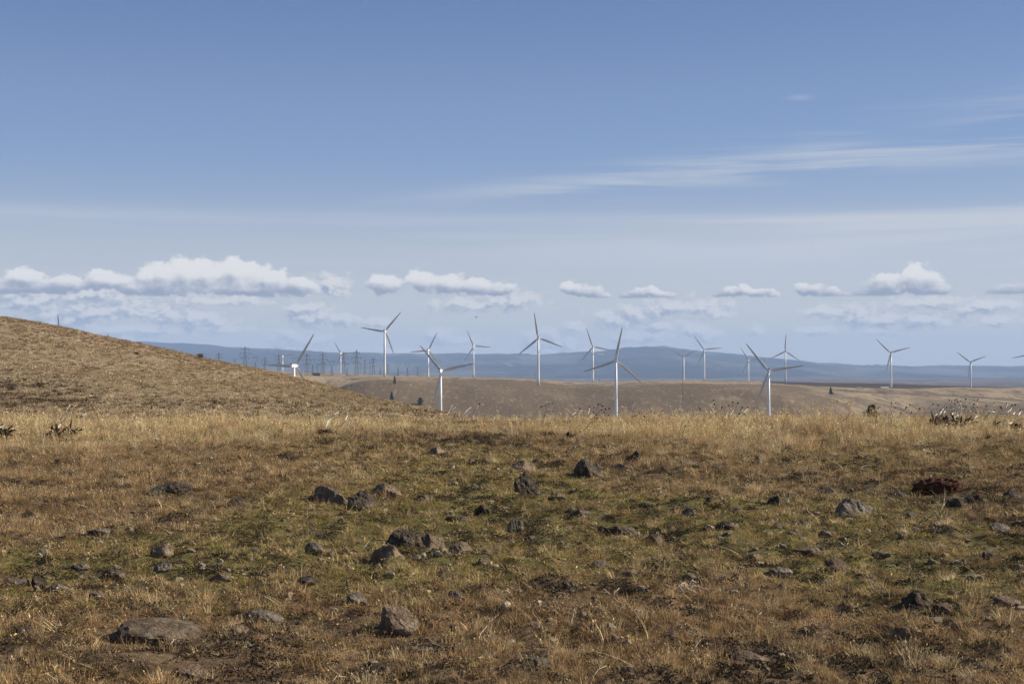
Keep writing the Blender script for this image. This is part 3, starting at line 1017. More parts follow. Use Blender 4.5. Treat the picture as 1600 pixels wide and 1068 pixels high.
# (u, v of top, Y, kind, label)
PYL = [
    (342, 551, 3100, 'L', 'pylon with wide arms whose lower half is hidden by the left hill'),
    (367, 560, 4200, 'L', 'small pylon half hidden behind the hill between two taller ones'),
    (383, 541, 3050, 'L', 'tallest pylon on the far left with its top at the mountain ridge'),
    (399, 557, 3300, 'D', 'pylon with a window head directly left of the small bright turbine'),
    (414, 557, 3250, 'L', 'dark pylon whose arm sits left of the boxy nacelle blade tip'),
    (435.5, 553, 3300, 'L', 'tall pylon immediately left of the small bright turbine tower'),
    (267, 544.5, 3200, 'D', 'pylon of which only the head peeks over the left hill'),
    (461, 558, 3600, 'D', 'pylon with a window head right above the boxy nacelle'),
    (479.5, 552, 3400, 'L', 'tall pylon right of the steep blade of the half sunk turbine'),
    (488.5, 560, 3500, 'D', 'broad pylon with a ring head left of the dark substation hut'),
    (496, 567, 3900, 'L', 'low pylon rising right behind the dark substation hut'),
    (504.5, 551, 3500, 'L', 'tall slim pylon right of the dark substation hut'),
    (518.5, 563, 3500, 'D', 'low dark pylon with a ring head left of the second bright turbine'),
    (537, 550, 3700, 'L', 'tall pylon touching the right side of the second bright turbine'),
    (542.5, 568, 3500, 'D', 'low pylon with a ring head right of the second bright turbine'),
    (557, 546.5, 3500, 'L', 'tallest pylon between the second bright turbine and the tall turbine tower'),
    (563, 566, 4200, 'L', 'small pylon close behind the tallest one of the cluster'),
    (570, 562, 3700, 'L', 'pylon third left of the tall white turbine tower'),
    (578, 564, 3900, 'L', 'faint pylon second left of the tall white turbine tower'),
    (583.5, 559, 3700, 'L', 'pylon next left of the tall white turbine tower'),
    (594, 570, 3700, 'D', 'low ring headed pylon close left of the tall white turbine tower'),
    (606, 568, 4200, 'L', 'faint pylon close right of the tall white turbine tower'),
    (622, 566, 3700, 'D', 'ring headed pylon above the lone dark pine, first of three in a row'),
    (636.5, 566.5, 3700, 'D', 'ring headed pylon, middle one of three in a row right of the tall turbine'),
    (652.5, 573, 4000, 'D', 'smallest ring headed pylon, last of three in a row before the next turbine'),
]
pl, pd = make_tower('lattice'), make_tower('delta')
used = {'L': False, 'D': False}
for (u, v, Y, kd, lab) in PYL:
    src = pl if kd == 'L' else pd
    o = src if not used[kd] else copy_tree(src)
    used[kd] = True
    tp = at(u, v, Y)
    zb = tz(tp.x, Y)
    s = (tp.z - zb) / 50.0
    o.location = (tp.x, Y, zb)
    o.scale = (min(max(s, 0.55), 1.1), min(max(s, 0.55), 1.1), s)
    o.rotation_euler = (0, 0, R(random.uniform(-25, 25)))
    tag(o, lab, 'pylon', 'power pylons on the plateau')


# ------------------------------------------------------------------ far huts and trees
def hut(name, u, v, Y, w, d, h, label, roofm, wallm, rz=0.0):
    x = (u - 800) / F * Y
    r = empty(name, (x, Y, tz(x, Y)), rz, label, 'shed')
    mb = MB(); mb.box((0, 0, h / 2 - 0.5), (w, d, h + 1)); wl = mb.build('wall', wallm, r)
    mb = MB(); mb.add([(-w / 2 - .4, -d / 2 - .5, h + .003), (w / 2 + .4, -d / 2 - .5, h + .003), (w / 2 + .4, 0, h + d * .28), (-w / 2 - .4, 0, h + d * .28), (-w / 2 - .4, d / 2 + .5, h + .003), (w / 2 + .4, d / 2 + .5, h + .003)],
           [(0, 1, 2, 3), (3, 2, 5, 4), (0, 3, 4), (1, 5, 2), (0, 4, 5, 1)])
    mb.build('roof', roofm, r)
    for k in (-1, 1):
        mb = MB(); mb.box((k * w * 0.22, -d / 2 - 0.05, h * 0.45), (w * 0.22, 0.1, h * 0.75)); mb.build('door', M['bark'], wl)
    return r


hut('long_shed', 1382, 604, 3180, 17, 8, 3.2, 'low shed with a pale roof beside the turbine at the dark field', M['pale_roof'], M['dark_wall'])
hut('small_shed', 1342, 603, 3260, 10, 5, 1.6, 'tiny pale roofed shed left of the long pale roofed shed', M['pale_roof'], M['pale_roof'])
hut('substation_hut', 494.5, 583, 3350, 17, 10, 5.5, 'dark substation hut among the pylons', M['dark_wall'], M['dark_wall'])


def foliage(mb, n, sampler, size, rnd):
    for _ in range(n):
        p, s = sampler(rnd)
        a = Vector((rnd.gauss(0, 1), rnd.gauss(0, 1), rnd.gauss(0, 0.7))).normalized()
        b = a.orthogonal().normalized()
        b = (b * math.cos(rnd.random() * 6) + a.cross(b) * math.sin(rnd.random() * 6)).normalized()
        s = s * size * rnd.uniform(0.6, 1.3)
        c = a.cross(b)
        mb.add([p + b * s, p + c * s * 0.6, p - b * s, p - c * s * 0.55 + a * s * 0.3], [(0, 1, 2, 3)])


def conifer(name, u, v, Y, h, wd, label, mat, round_=False, seed=0, n=900):
    rnd = random.Random(seed)
    if Y < 58:
        g = on_ground(u, v)
    else:
        g = on_ground(u, v, Y * 0.7, Y * 1.6) if Y > 500 else Vector(((u - 800) / F * Y, Y, tz((u - 800) / F * Y, Y)))
    h, wd = (h * g.y / Y, wd * g.y / Y)
    r = empty(name, g, 0, label, 'tree')
    mb = MB()
    mb.tube([(0, 0, -0.3), (0.02 * h, 0, h * 0.5), (0, 0, h * 0.93)], [h * 0.035, h * 0.022, h * 0.006], 7)
    for k in range(14):
        z = h * (0.2 + 0.7 * k / 14)
        a = k * 2.4
        l = wd * (0.9 if round_ else (1.05 - z / h)) * 0.8
        mb.tube([(0, 0, z), (math.cos(a) * l, math.sin(a) * l, z + (0.12 * h if round_ else -0.01 * h))], [h * 0.009, h * 0.002], 4)
    mb.build('trunk', M['bark'], r)
    lobes = [(rnd.uniform(0, 6.28), rnd.uniform(0.0, 1), rnd.uniform(0.6, 1.15)) for _ in range(26)]

    def samp(q):
        if round_:
            an, hh, rr = lobes[q.randrange(len(lobes))]
            c = Vector((math.cos(an) * wd * 0.72 * rr * (1 - hh * 0.6), math.sin(an) * wd * 0.72 * rr * (1 - hh * 0.6), h * (0.04 + 0.88 * hh)))
            d = Vector((q.gauss(0, 1), q.gauss(0, 1), q.gauss(0, 1))).normalized() * wd * 0.30 * q.random() ** 0.4
            if q.random() < 0.45:        # the dense heart of the bush
                c = Vector((q.gauss(0, 0.42) * wd, q.gauss(0, 0.42) * wd, h * q.uniform(0.02, 0.72)))
                d = d * 0.6
            return c + d, 1.0
        z = q.random() ** 1.15
        an, hh, rr = lobes[q.randrange(len(lobes))]
        an += q.gauss(0, 0.28)
        lay = 0.75 + 0.35 * math.sin(z * 40 + an)
        rad = wd * (1 - z) ** 0.8 * rr * lay * q.uniform(0.35, 1)
        return Vector((math.cos(an) * rad, math.sin(an) * rad, h * (0.14 + 0.86 * z) - rad * 0.15)), 1.0
    mb = MB()
    foliage(mb, n, samp, wd * (0.10 if round_ and n > 1500 else 0.13), rnd)
    mb.build('crown', mat, r)
    return r


conifer('pine_tree', 616.5, 600, 2240, 13.5, 4.2, 'lone dark pine on the edge of the rounded brown hill', M['needle'], False, 1)
conifer('pine_tree', 612, 626, 2020, 13.5, 4.6, 'dark pine lower down the brown hill just above the near hillside', M['needle'], False, 2)
conifer('juniper_tree', 656.5, 632, 1930, 9.5, 4.6, 'small round dark tree left of the large turbine foot by the hillside', M['needle'], True, 3)
conifer('pine_tree', 1298, 617, 2440, 14.0, 5.5, 'dark conifer on the right slope below the dark field', M['needle'], False, 4)
conifer('juniper_bush', 1361, 655, 59.5, 1.08, 0.33, 'dark green juniper bush poking up behind the straw grass on the right', M['juniper'], True, 5, 3600)
for i, (u, v, Y, h, lab) in enumerate(((313, 570, 262, 0.85, 'dark scrub bush near the crest of the left hill below the pylons'),
                                     (214, 586, 225, 0.45, 'small dark bush in the middle of the left hill face'),
                                     (18, 618, 130, 0.5, 'low dark scrub at the foot of the left hill at the picture edge'),
                                     (62, 614, 135, 0.55, 'low dark scrub at the foot of the left hill right of the picture edge'))):
    rnd = random.Random(50 + i)
    x = (u - 800) / F * Y
    r = empty('scrub_bush', (x, Y, tz(x, Y)), 0, lab, 'bush')
    mb = MB()
    for k in range(16):
        a = rnd.uniform(0, 6.28); l = rnd.uniform(0.3, 0.9)
        mb.tube([(0, 0, -0.1), (math.cos(a) * h * l * 0.4, math.sin(a) * h * l * 0.4, h * 0.6), (math.cos(a) * h * l * 0.8, math.sin(a) * h * l * 0.8, h * rnd.uniform(0.8, 1.2))], [0.02, 0.012, 0.004], 3)
    mb.build('twig', M['bark'], r)
    mb = MB()
    foliage(mb, 420, lambda q: (Vector((q.gauss(0, .42) * h, q.gauss(0, .42) * h, h * q.uniform(0.05, 0.95))), 1.0), h * 0.09, rnd)
    mb.build('crown', M['scrub'], r)

# bird
bp_ = at(744.3, 495.6, 240)
r = empty('bird', bp_, R(35), 'dark bird gliding in the sky above the skyline turbines', 'bird')
mb = MB()
mb.tube([(0, -0.22, 0), (0, -0.12, 0.01), (0, 0.05, 0), (0, 0.16, 0.02), (0, 0.22, 0.01)], [0.02, 0.06, 0.065, 0.045, 0.012], 8)
mb.build('body', M['bird'], r, True)
for s in (-1, 1):
    mb = MB()
    mb.add([(0, 0.08, 0.02), (s * 0.2, 0.1, 0.12), (s * 0.42, 0.0, 0.16), (s * 0.4, -0.06, 0.155), (s * 0.2, -0.08, 0.11), (0, -0.1, 0.01),
            (0, 0.0, 0.045), (s * 0.2, 0.02, 0.14)],
           [(0, 1, 7, 6), (1, 2, 7), (2, 3, 7), (3, 4, 7), (4, 5, 6, 7), (0, 6, 5), (0, 5, 4, 1), (1, 4, 3, 2)])
    mb.build('wing', M['bird'], r)
mb = MB()
mb.add([(-0.02, -0.2, 0.0), (0.02, -0.2, 0.0), (0.07, -0.36, 0), (-0.07, -0.36, 0), (0, -0.25, 0.012)], [(0, 1, 4), (1, 2, 4), (2, 3, 4), (3, 0, 4), (3, 2, 1, 0)])
mb.build('tail', M['bird'], r)


# ------------------------------------------------------------------ rocks
_ico = {}


def ico(sub):
    if sub not in _ico:
        bm = bmesh.new()
        bmesh.ops.create_icosphere(bm, subdivisions=sub, radius=1.0)
        bm.verts.index_update()
        _ico[sub] = (np.array([v.co[:] for v in bm.verts]), [tuple(v.index for v in f.verts) for f in bm.faces])
        bm.free()
    return _ico[sub]


def rock_mesh(seed, sub=4, planes=12, sharp=18, rough=0.085, flat=1.0):
    g = np.random.default_rng(seed)
    V, Fc = ico(sub)
    nn = g.normal(size=(planes, 3))
    nn /= np.linalg.norm(nn, axis=1)[:, None]
    hh = g.uniform(0.62, 1.0, planes)
    d = np.maximum(V @ nn.T, 1e-3) / hh
    rr = 1.0 / (np.sum(d ** sharp, axis=1) ** (1.0 / sharp))
    rr = np.minimum(rr, 1.25)
    a, b = V[:, 0] * 2 + V[:, 2] * 1.3, V[:, 1] * 2 - V[:, 2] * 1.7
    rr = rr * (1 + rough * 2.2 * fbm(a, b, 4, seed % 97) + rough * 1.1 * fbm(a * 5, b * 5, 3, seed % 91))
    P = V * rr[:, None]
    return P, Fc


def rock(u, vb, wpx, hpx, matn, label, seed, name='rock', lean=0.0, peak=0.0, sink=0.48, sub=4, dep=0.95, loc=None):
    g = on_ground(u, vb - 1) if loc is None else loc
    px = g.y / F
    W, H = wpx * px * 1.2, hpx * px * 0.98
    peak *= 0.6
    P, Fc = rock_mesh(seed, sub)
    P = P / np.abs(P).max(axis=0)
    P = P * np.array([W / 2, W / 2 * dep, H / (1 - sink) / 2 * 1.05])
    P[:, 2] += H / (1 - sink) / 2 - sink * H / (1 - sink)
    zz = np.clip(P[:, 2] / H, 0, 1)
    P[:, 0] += lean * W * zz
    sc = 1 - peak * zz
    P[:, 0] = (P[:, 0] - lean * W * zz) * sc + lean * W * zz
    P[:, 1] *= sc
    o = mesh_obj(name, P, Fc, M[matn], None, False)
    yc = g.y + W * dep * 0.35
    near_z = max(tz(g.x + q * W * 0.4, g.y + r_ * W * 0.4) for q in (-1, 0, 1) for r_ in (-1, 0, 1))
    o.location = (g.x, yc, 0.32 * near_z + 0.68 * tz(g.x, g.y) + (0.008 if W < 0.36 else -0.01))
    OBST.append((g.x, g.y + W * dep * 0.35, W * 0.5, W * dep * 0.30, H * 0.8))
    tag(o, label, 'rock', 'rocks lying in the grass')
    return o


OBST = []          # (x, y, half width, clear length towards the viewer)

ROCKS = [
    (515, 787, 66, 30, 'rock_grey', 'rounded grey rock, leftmost of the three close together left of centre', 0, .15),
    (568, 792, 46, 30, 'rock_dark', 'wedge shaped rock with a dark left face, middle of the close trio', -.1, .3),
    (600, 780, 56, 24, 'rock_tan', 'brown rock behind and right of the wedge shaped one', 0, .15),
    (820, 774, 44, 33, 'rock_dark', 'steep rock with a dark left face and brown right flank near picture centre', -.12, .45),
    (920, 748, 44, 28, 'rock_dark', 'dark pyramid shaped rock right of centre', 0, .55),
    (995, 722, 24, 17, 'rock_dark', 'small pointed dark rock at the edge of the straw grass', 0, .6),
    (976, 731, 36, 10, 'rock_grey', 'low pale grey rock just below the small pointed dark one', 0, 0),
    (815, 741, 38, 17, 'rock_tan', 'tan rock above and behind the steep dark sided one', .05, .3),
    (957, 837, 66, 23, 'rock_dark', 'long low blackish rock with pale lichen right of centre', 0, 0),
    (628, 866, 46, 24, 'rock_dark', 'dark rock leaning against the larger one in the lower middle pair', 0, .3),
    (668, 862, 66, 32, 'rock_tan', 'large brown rock, right one of the lower middle pair', 0, .35),
    (722, 874, 36, 14, 'rock_tan', 'small brown rock right of the large brown one', 0, .1),
    (603, 893, 48, 30, 'rock_tan', 'half buried rock with a ridge falling right, below the lower middle pair', -.1, .45),
    (803, 831, 28, 17, 'rock_grey', 'small grey pointed rock below the steep dark sided one', 0, .4),
    (829, 846, 20, 9, 'rock_tan', 'little brown stone right below the small grey pointed one', 0, .1),
    (1024, 852, 34, 16, 'rock_tan', 'tan rock right below the long blackish one', 0, .3),
    (1073, 816, 26, 13, 'rock_grey', 'small grey rock up right of the long blackish one', .1, .2),
    (1138, 838, 38, 11, 'rock_dark', 'flat dark rock right of centre in mixed grass', 0, 0),
    (1337, 810, 62, 30, 'rock_grey', 'broad grey brown rock with a smooth right slope on the right', 0, .35),
    (1522, 798, 60, 36, 'rock_dark', 'blocky dark grey rock below the russet moss mound', 0, .15),
    (1216, 796, 28, 14, 'rock_dark', 'small dark rock left of the broad grey brown one', 0, .2),
    (1258, 826, 28, 11, 'rock_dark', 'low blackish rock lower left of the broad grey brown one', 0, .1),
    (1300, 765, 44, 14, 'rock_dark', 'low dark hump above the broad grey brown rock', 0, .2),
    (262, 778, 62, 16, 'rock_dark', 'low dark hump in russet grass on the left', 0, .1),
    (414, 963, 66, 22, 'rock_grey', 'grey rock with a black left end in the lower left', -.05, .25),
    (224, 1003, 165, 28, 'rock_tan', 'largest rock, a long flat brown slab with mossy top at lower left', 0, .2),
    (622, 988, 60, 34, 'rock_tan', 'brown rock with a dark left face at the lower middle', -.1, .4),
    (246, 878, 36, 16, 'rock_tan', 'rounded tan rock with a grey left side in the left green patch', 0, .15),
    (254, 897, 28, 11, 'rock_grey', 'low greyish stone below the rounded tan rock on the left', 0, .1),
    (553, 950, 34, 15, 'rock_grey', 'grey stone between the lower left and lower middle rocks', 0, .2),
    (488, 882, 30, 16, 'rock_grey', 'slanting grey stone left of the half buried ridged rock', -.1, .3),
    (153, 844, 40, 13, 'rock_grey', 'flat pale grey stone at the upper border of the left green patch', 0, 0),
    (206, 850, 18, 9, 'rock_tan', 'small pale stone right of the flat pale grey one', 0, .1),
    (88, 928, 36, 15, 'rock_grey', 'blue grey stone at the left beside a dark hollow', 0, .2),
    (55, 917, 25, 15, 'rock_dark', 'round dark brown stone near the left edge', 0, .1),
    (20, 920, 36, 10, 'rock_grey', 'flat grey stone closest to the left edge', 0, 0),
    (172, 908, 42, 13, 'rock_dark', 'dark flat stone right of the round dark brown one', 0, .1),
    (343, 920, 32, 15, 'rock_tan', 'stone with a tan right half beside dark earth, left of centre', 0, .2),
    (187, 932, 17, 9, 'rock_tan', 'small rounded brown stone above the long flat slab', 0, .1),
    (150, 942, 24, 8, 'rock_grey', 'thin grey stone above the left end of the long flat slab', 0, 0),
    (1268, 876, 44, 9, 'rock_tan', 'flat orange tan stone at the right, partly under grass', 0, 0),
    (1312, 898, 34, 18, 'rock_tan', 'slanted slab like brown stone below the flat orange tan one', -.15, .3),
    (1220, 898, 38, 12, 'rock_grey', 'low grey stone left of the slanted slab like one', 0, .1),
    (1224, 914, 16, 9, 'rock_grey', 'small bluish stone under the low grey stone', 0, .1),
    (1522, 912, 42, 14, 'rock_grey', 'low slanted grey stone near the right edge', .1, .2),
    (1432, 948, 52, 24, 'rock_dark', 'lumpy dark grey rock with several humps at the lower right', 0, .2),
    (1478, 958, 32, 15, 'rock_tan', 'brown stone touching the lumpy dark rock on its right', 0, .2),
    (1492, 938, 18, 7, 'rock_tan', 'small pale wedge stone above the brown one at the lower right', .1, .2),
    (1577, 966, 44, 14, 'rock_tan', 'brown stone by the right edge at the lower right', 0, .1),
    (1122, 961, 32, 8, 'rock_red', 'flat brick red stone in the lower right centre', 0, 0),
    (1477, 830, 34, 13, 'rock_tan', 'tan stone below the blocky dark grey rock', 0, .2),
    (1424, 815, 18, 11, 'rock_grey', 'small tilted grey stone left of the tan stone', .1, .4),
    (1562, 838, 32, 12, 'rock_grey', 'low grey stone close to the right edge below the blocky rock', 0, .1),
    (1584, 786, 32, 14, 'rock_dark', 'dark stone at the right edge beside the blocky rock', 0, .1),
    (1415, 1007, 28, 11, 'rock_tan', 'pinkish tan stone low in the right foreground', 0, .2),
    (836, 1050, 44, 10, 'rock_grey', 'thin grey slab tilted in the bottom middle foreground', .1, 0),
    (1182, 1058, 56, 12, 'rock_tan', 'brown slab by the bottom edge right of centre', -.1, .1),
    (296, 1056, 52, 14, 'rock_tan', 'brown slab by the bottom edge left of centre', -.1, .1),
    (683, 716, 22, 10, 'rock_tan', 'small tan rock in the dark mat below the straw grass', 0, .4),
    (712, 948, 26, 12, 'rock_grey', 'greyish stone right above the lower middle rock', 0, .2),
    (683, 880, 14, 7, 'rock_grey', 'tiny pale grey pebble stone below the large brown rock', 0, 0),
    (755, 888, 22, 9, 'rock_tan', 'small slanted stone right of the pale pebble stone', -.1, .1),
    (709, 982, 14, 9, 'rock_grey', 'small pale stone right of the rock with the dark left face', 0, .1),
    (600, 1046, 22, 10, 'rock_tan', 'small tan stone at the bottom left of centre', 0, .1),
    (892, 936, 26, 14, 'rock_tan', 'brown stone hidden in russet grass below centre', 0, .3),
    (742, 768, 18, 8, 'rock_grey', 'small grey stone midway between the close trio and the steep rock', 0, .1),
    (663, 785, 20, 8, 'rock_grey', 'low stone in the olive grass right of the close trio', 0, .1),
    (755, 800, 30, 13, 'rock_dark', 'dark stone lower left of the steep rock near centre', 0, .2),
    (1187, 722, 22, 10, 'rock_tan', 'small rock at the foot of the russet straw right of centre', 0, .4),
    (1045, 757, 26, 8, 'rock_dark', 'low dark stone right of the dark pyramid', 0, .1),
    (870, 790, 28, 10, 'rock_tan', 'tan low stone below right of the steep rock', 0, .1),
    (1380, 880, 30, 10, 'rock_grey', 'low brown grey stone in the right middle foreground', 0, .1),
    (1080, 905, 22, 8, 'rock_tan', 'tan stone right of centre above the grey twig heap', 0, .1),
    (940, 898, 26, 8, 'rock_grey', 'pale flat stone lower right of centre', 0, 0),
    (30, 1010, 40, 16, 'rock_dark', 'dark lump at the left edge beside the long flat slab', 0, .2),
    (370, 995, 30, 12, 'rock_tan', 'reddish brown stone off the right end of the long flat slab', 0, .1),
    (372, 790, 36, 13, 'rock_dark', 'dark brown hump in russet grass right of the low dark hump', 0, .1),
    (38, 782, 24, 8, 'rock_dark', 'small dark stone near the left edge in russet grass', 0, .1),
    (1040, 737, 20, 10, 'rock_dark', 'small dark stone right below the small pointed dark rock', 0, .2),
    (1076, 730, 24, 8, 'rock_tan', 'small tan stone at the foot of the straw right of the pointed rock', 0, .1),
    (1112, 792, 22, 9, 'rock_dark', 'small dark stone between the long blackish rock and the low one', 0, .1),
    (62, 872, 26, 8, 'rock_grey', 'thin grey stone in the left green patch near the edge', 0, .1),
    (122, 888, 28, 9, 'rock_grey', 'low grey stone left of the rounded tan rock on the left', 0, .1),
    (1182, 872, 24, 8, 'rock_tan', 'low tan stone left of the flat orange tan one', 0, .1),
    (1352, 912, 28, 9, 'rock_dark', 'dark stone right of the slanted slab like brown stone', 0, .1),
    (1546, 872, 26, 9, 'rock_dark', 'dark low stone at right below the tan stone', 0, .1),
    (1292, 850, 24, 8, 'rock_grey', 'thin grey stone above the flat orange tan one', 0, .1),
    (985, 918, 24, 8, 'rock_tan', 'low brown stone left of the grey twig heap', 0, .1),
    (478, 925, 28, 9, 'rock_dark', 'dark low stone above the grey rock with a black end', 0, .1),
    (1050, 1002, 26, 9, 'rock_tan', 'brown low stone in the russet foreground right of centre', 0, .1),
    (668, 1022, 30, 8, 'rock_grey', 'thin grey stone low in the middle foreground', 0, .1),
    (712, 818, 30, 11, 'rock_dark', 'dark low stone above the lower middle pair', 0, .1),
    (905, 808, 30, 9, 'rock_dark', 'flat dark stone above the long blackish rock', 0, .1),
    (1160, 768, 26, 9, 'rock_dark', 'flat dark stone in brown scrub left of the dark hump', 0, .1),
    (1404, 776, 34, 11, 'rock_dark', 'dark stone in the brown scrub left of the moss mound', 0, .1),
]
for i, (u, v, wp, hp, mt, lab, lean, peak) in enumerate(ROCKS):
    rock(u, v, wp, hp, mt, lab, 300 + i * 7, lean=lean, peak=peak)
# russet moss mound behind the blocky rock
g = on_ground(1470, 772)
P, Fc = rock_mesh(77, 5, 20, 4, 0.16)
P = P * (1 + 0.06 * np.random.default_rng(5).standard_normal(len(P)))[:, None]
px = g.y / F
P = P * np.array([54 * px, 36 * px, 33 * px])
o = mesh_obj('moss_mound', P, Fc, M['moss_red'], None, True)
o.location = (g.x, g.y + 0.3, tz(g.x, g.y) + 0.02)
OBST.append((g.x, g.y + 0.3, 54 * px, 36 * px, 0.45))
tag(o, 'russet brown mossy mound behind the blocky dark grey rock on the right', 'mound')


# ------------------------------------------------------------------ dried plants at the crest
def wpt(u, v, Y):
    return at(u, v, Y)


def seed_head(name, parent, loc, r, seed=0):
    P, Fc = ico(2)
    g = np.random.default_rng(seed)
    Q = P * (r * (1 + 0.25 * g.standard_normal(len(P)))[:, None]) * np.array([1, 1, 0.8])
    o = mesh_obj(name, Q, Fc, M['head'], parent)
    o.location = loc
    return o


_heads = []


def stalk(u, v, Y=None, label='', base_du=None, seed=0):
    rnd = random.Random(seed)
    Y = Y or rnd.uniform(37.5, 43)
    tip = wpt(u, v, Y)
    du = base_du if base_du is not None else rnd.uniform(-26, -6)
    bx = (u + du - 800) / F * Y
    by = Y - rnd.uniform(-0.2, 0.2)
    base = Vector((bx, by, tz(bx, by)))
    r = empty('flower_stalk', base, 0, label, 'dried flower', 'dark headed dried flower stalks along the grassy crest')
    d = tip - base
    pts = [Vector((0, 0, -0.03)), Vector((d.x * 0.22, d.y * .3, d.z * 0.42)), Vector((d.x * 0.6, d.y * .7, d.z * 0.78)), d]
    mb = MB(); mb.tube(pts, [0.006, 0.005, 0.004, 0.0035], 4)
    mb.build('stem', M['straw_stem'], r)
    if not _heads:
        for k in range(4):
            _heads.append(seed_head('seed_head', None, (0, 0, 0), 0.021, k))
        _heads_used.extend([False] * 4)
    k = rnd.randrange(4)
    if _heads_used[k]:
        h = _heads[k].copy(); COL.objects.link(h)
    else:
        h = _heads[k]; _heads_used[k] = True
    h.parent = r
    h.location = d
    h.rotation_euler = (rnd.random() * 3, rnd.random() * 3, rnd.random() * 3)
    s = rnd.uniform(0.7, 1.2)
    h.scale = (s, s, s)


_heads_used = []
HEADS = [
    ('between the two leaf clumps at far left', [(32, 641), (46, 643), (43, 647), (27, 654), (39, 652), (38, 658), (20, 655), (56, 642)]),
    ('above the left withered leaf clump', [(113, 635), (138, 636), (135, 626), (146, 627), (126, 650), (120, 652)]),
    ('in straw before the left hill', [(223, 639), (237, 637), (200, 644), (347, 643), (368, 644), (379, 655), (341, 656), (362, 662), (330, 660)]),
    ('around the pair of bent bleached stems', [(473, 641), (495, 642), (533, 643), (530, 648), (484, 650), (557, 642), (568, 649), (547, 641), (531, 672), (616, 657), (594, 641), (616, 659)]),
    ('at the low end of the hillside', [(651, 640), (664, 641), (669, 645), (660, 647), (676, 649), (712, 646), (749, 631)]),
    ('below the upright bladed skyline turbine', [(845, 635), (848, 634), (857.5, 629.5), (863, 630), (857, 641.6), (852, 633), (864, 642)]),
    ('left of the near central turbine', [(906, 638), (921, 635), (928, 636), (935, 631), (939, 631), (941, 634), (940, 640), (946, 639), (952, 638), (944, 644), (932, 647), (929, 652), (951, 648), (933, 653), (927, 643)]),
    ('right of the near central turbine', [(992, 649), (989, 650), (999, 645), (1011, 646), (1017, 643), (1022, 646), (1035, 641), (1007, 650)]),
    ('left of the large right turbine', [(1091, 637), (1094, 639), (1115, 625), (1116, 631), (1116, 637), (1118, 646), (1128, 636), (1139, 633), (1145, 628), (1145, 633), (1153, 629.5), (1160, 636), (1168, 636), (1155, 646), (1163, 647)]),
    ('right of the juniper bush', [(1422, 632), (1416, 636), (1415, 638), (1418, 643), (1424, 644), (1441, 636), (1437, 638), (1407, 645)]),
    ('above the big withered clump', [(1458, 631), (1466, 633), (1470, 640), (1483, 625), (1487, 627), (1492, 625), (1495, 623.5), (1496, 627.5), (1501, 627), (1492, 630), (1509, 623.5), (1479, 636), (1487, 637), (1490, 641), (1505, 635), (1509, 635)]),
    ('in the bleached tangle by right edge', [(1515, 629), (1522, 631), (1521, 636), (1528, 624), (1527, 636), (1553, 629), (1541, 634), (1545, 644), (1554, 640), (1564, 636), (1565, 638), (1573, 630), (1581, 633), (1586, 632), (1594, 640), (1586, 645), (1532, 645), (1525, 644)]),
]
kk = 0
ORD = ['leftmost', 'second', 'third', 'fourth', 'fifth', 'sixth', 'seventh', 'eighth', 'ninth', 'tenth', 'eleventh', 'twelfth',
       'thirteenth', 'fourteenth', 'fifteenth', 'sixteenth', 'seventeenth', 'eighteenth']


def nth(i, n):
    return 'leftmost' if i == 0 else ('rightmost' if i == n - 1 else ORD[i] + ' from the left')


for lab, pts in HEADS:
    for j, (u, v) in enumerate(sorted(pts)):
        stalk(u, v, None, '%s dark dried flower %s' % (nth(j, len(pts)), lab), None, 1000 + kk)
        kk += 1


def leaf(parent, base, direction, length, width, mat, rnd, name='leaf'):
    """one curled, folded dead leaf: a trough shaped strip"""
    d = direction.normalized()
    side = d.cross(Vector((0, 0, 1)))
    side = side.normalized() if side.length > 1e-3 else Vector((1, 0, 0))
    up = side.cross(d)
    n = 6
    vs = []
    curl = rnd.uniform(-1.6, 1.2)
    p = base.copy()
    for i in range(n + 1):
        t = i / n
        w = width * math.sin(math.pi * min(1, 0.12 + t * 0.88)) ** 0.7 * (1 if i < n else 0.1)
        lift = up * (w * 0.45)
        wob = rnd.uniform(-0.15, 0.15) * w
        vs += [p - side * w * 0.5 + lift, p + up * wob, p + side * w * 0.5 + lift]
        ang = curl / n
        dn = (d * math.cos(ang) + up * math.sin(ang)).normalized()
        up = (up * math.cos(ang) - d * math.sin(ang)).normalized()
        d = dn
        p = p + d * (length / n)
    fs = []
    for i in range(n):
        for j in range(2):
            a = i * 3 + j
            fs.append((a, a + 1, a + 4, a + 3))
    m = len(vs)
    vs2 = [v - Vector((0, 0, 0.004)) for v in vs]
    fs += [tuple(x + m for x in reversed(f)) for f in fs]
    o = mesh_obj(name, vs + vs2, fs, mat, parent)
    return o


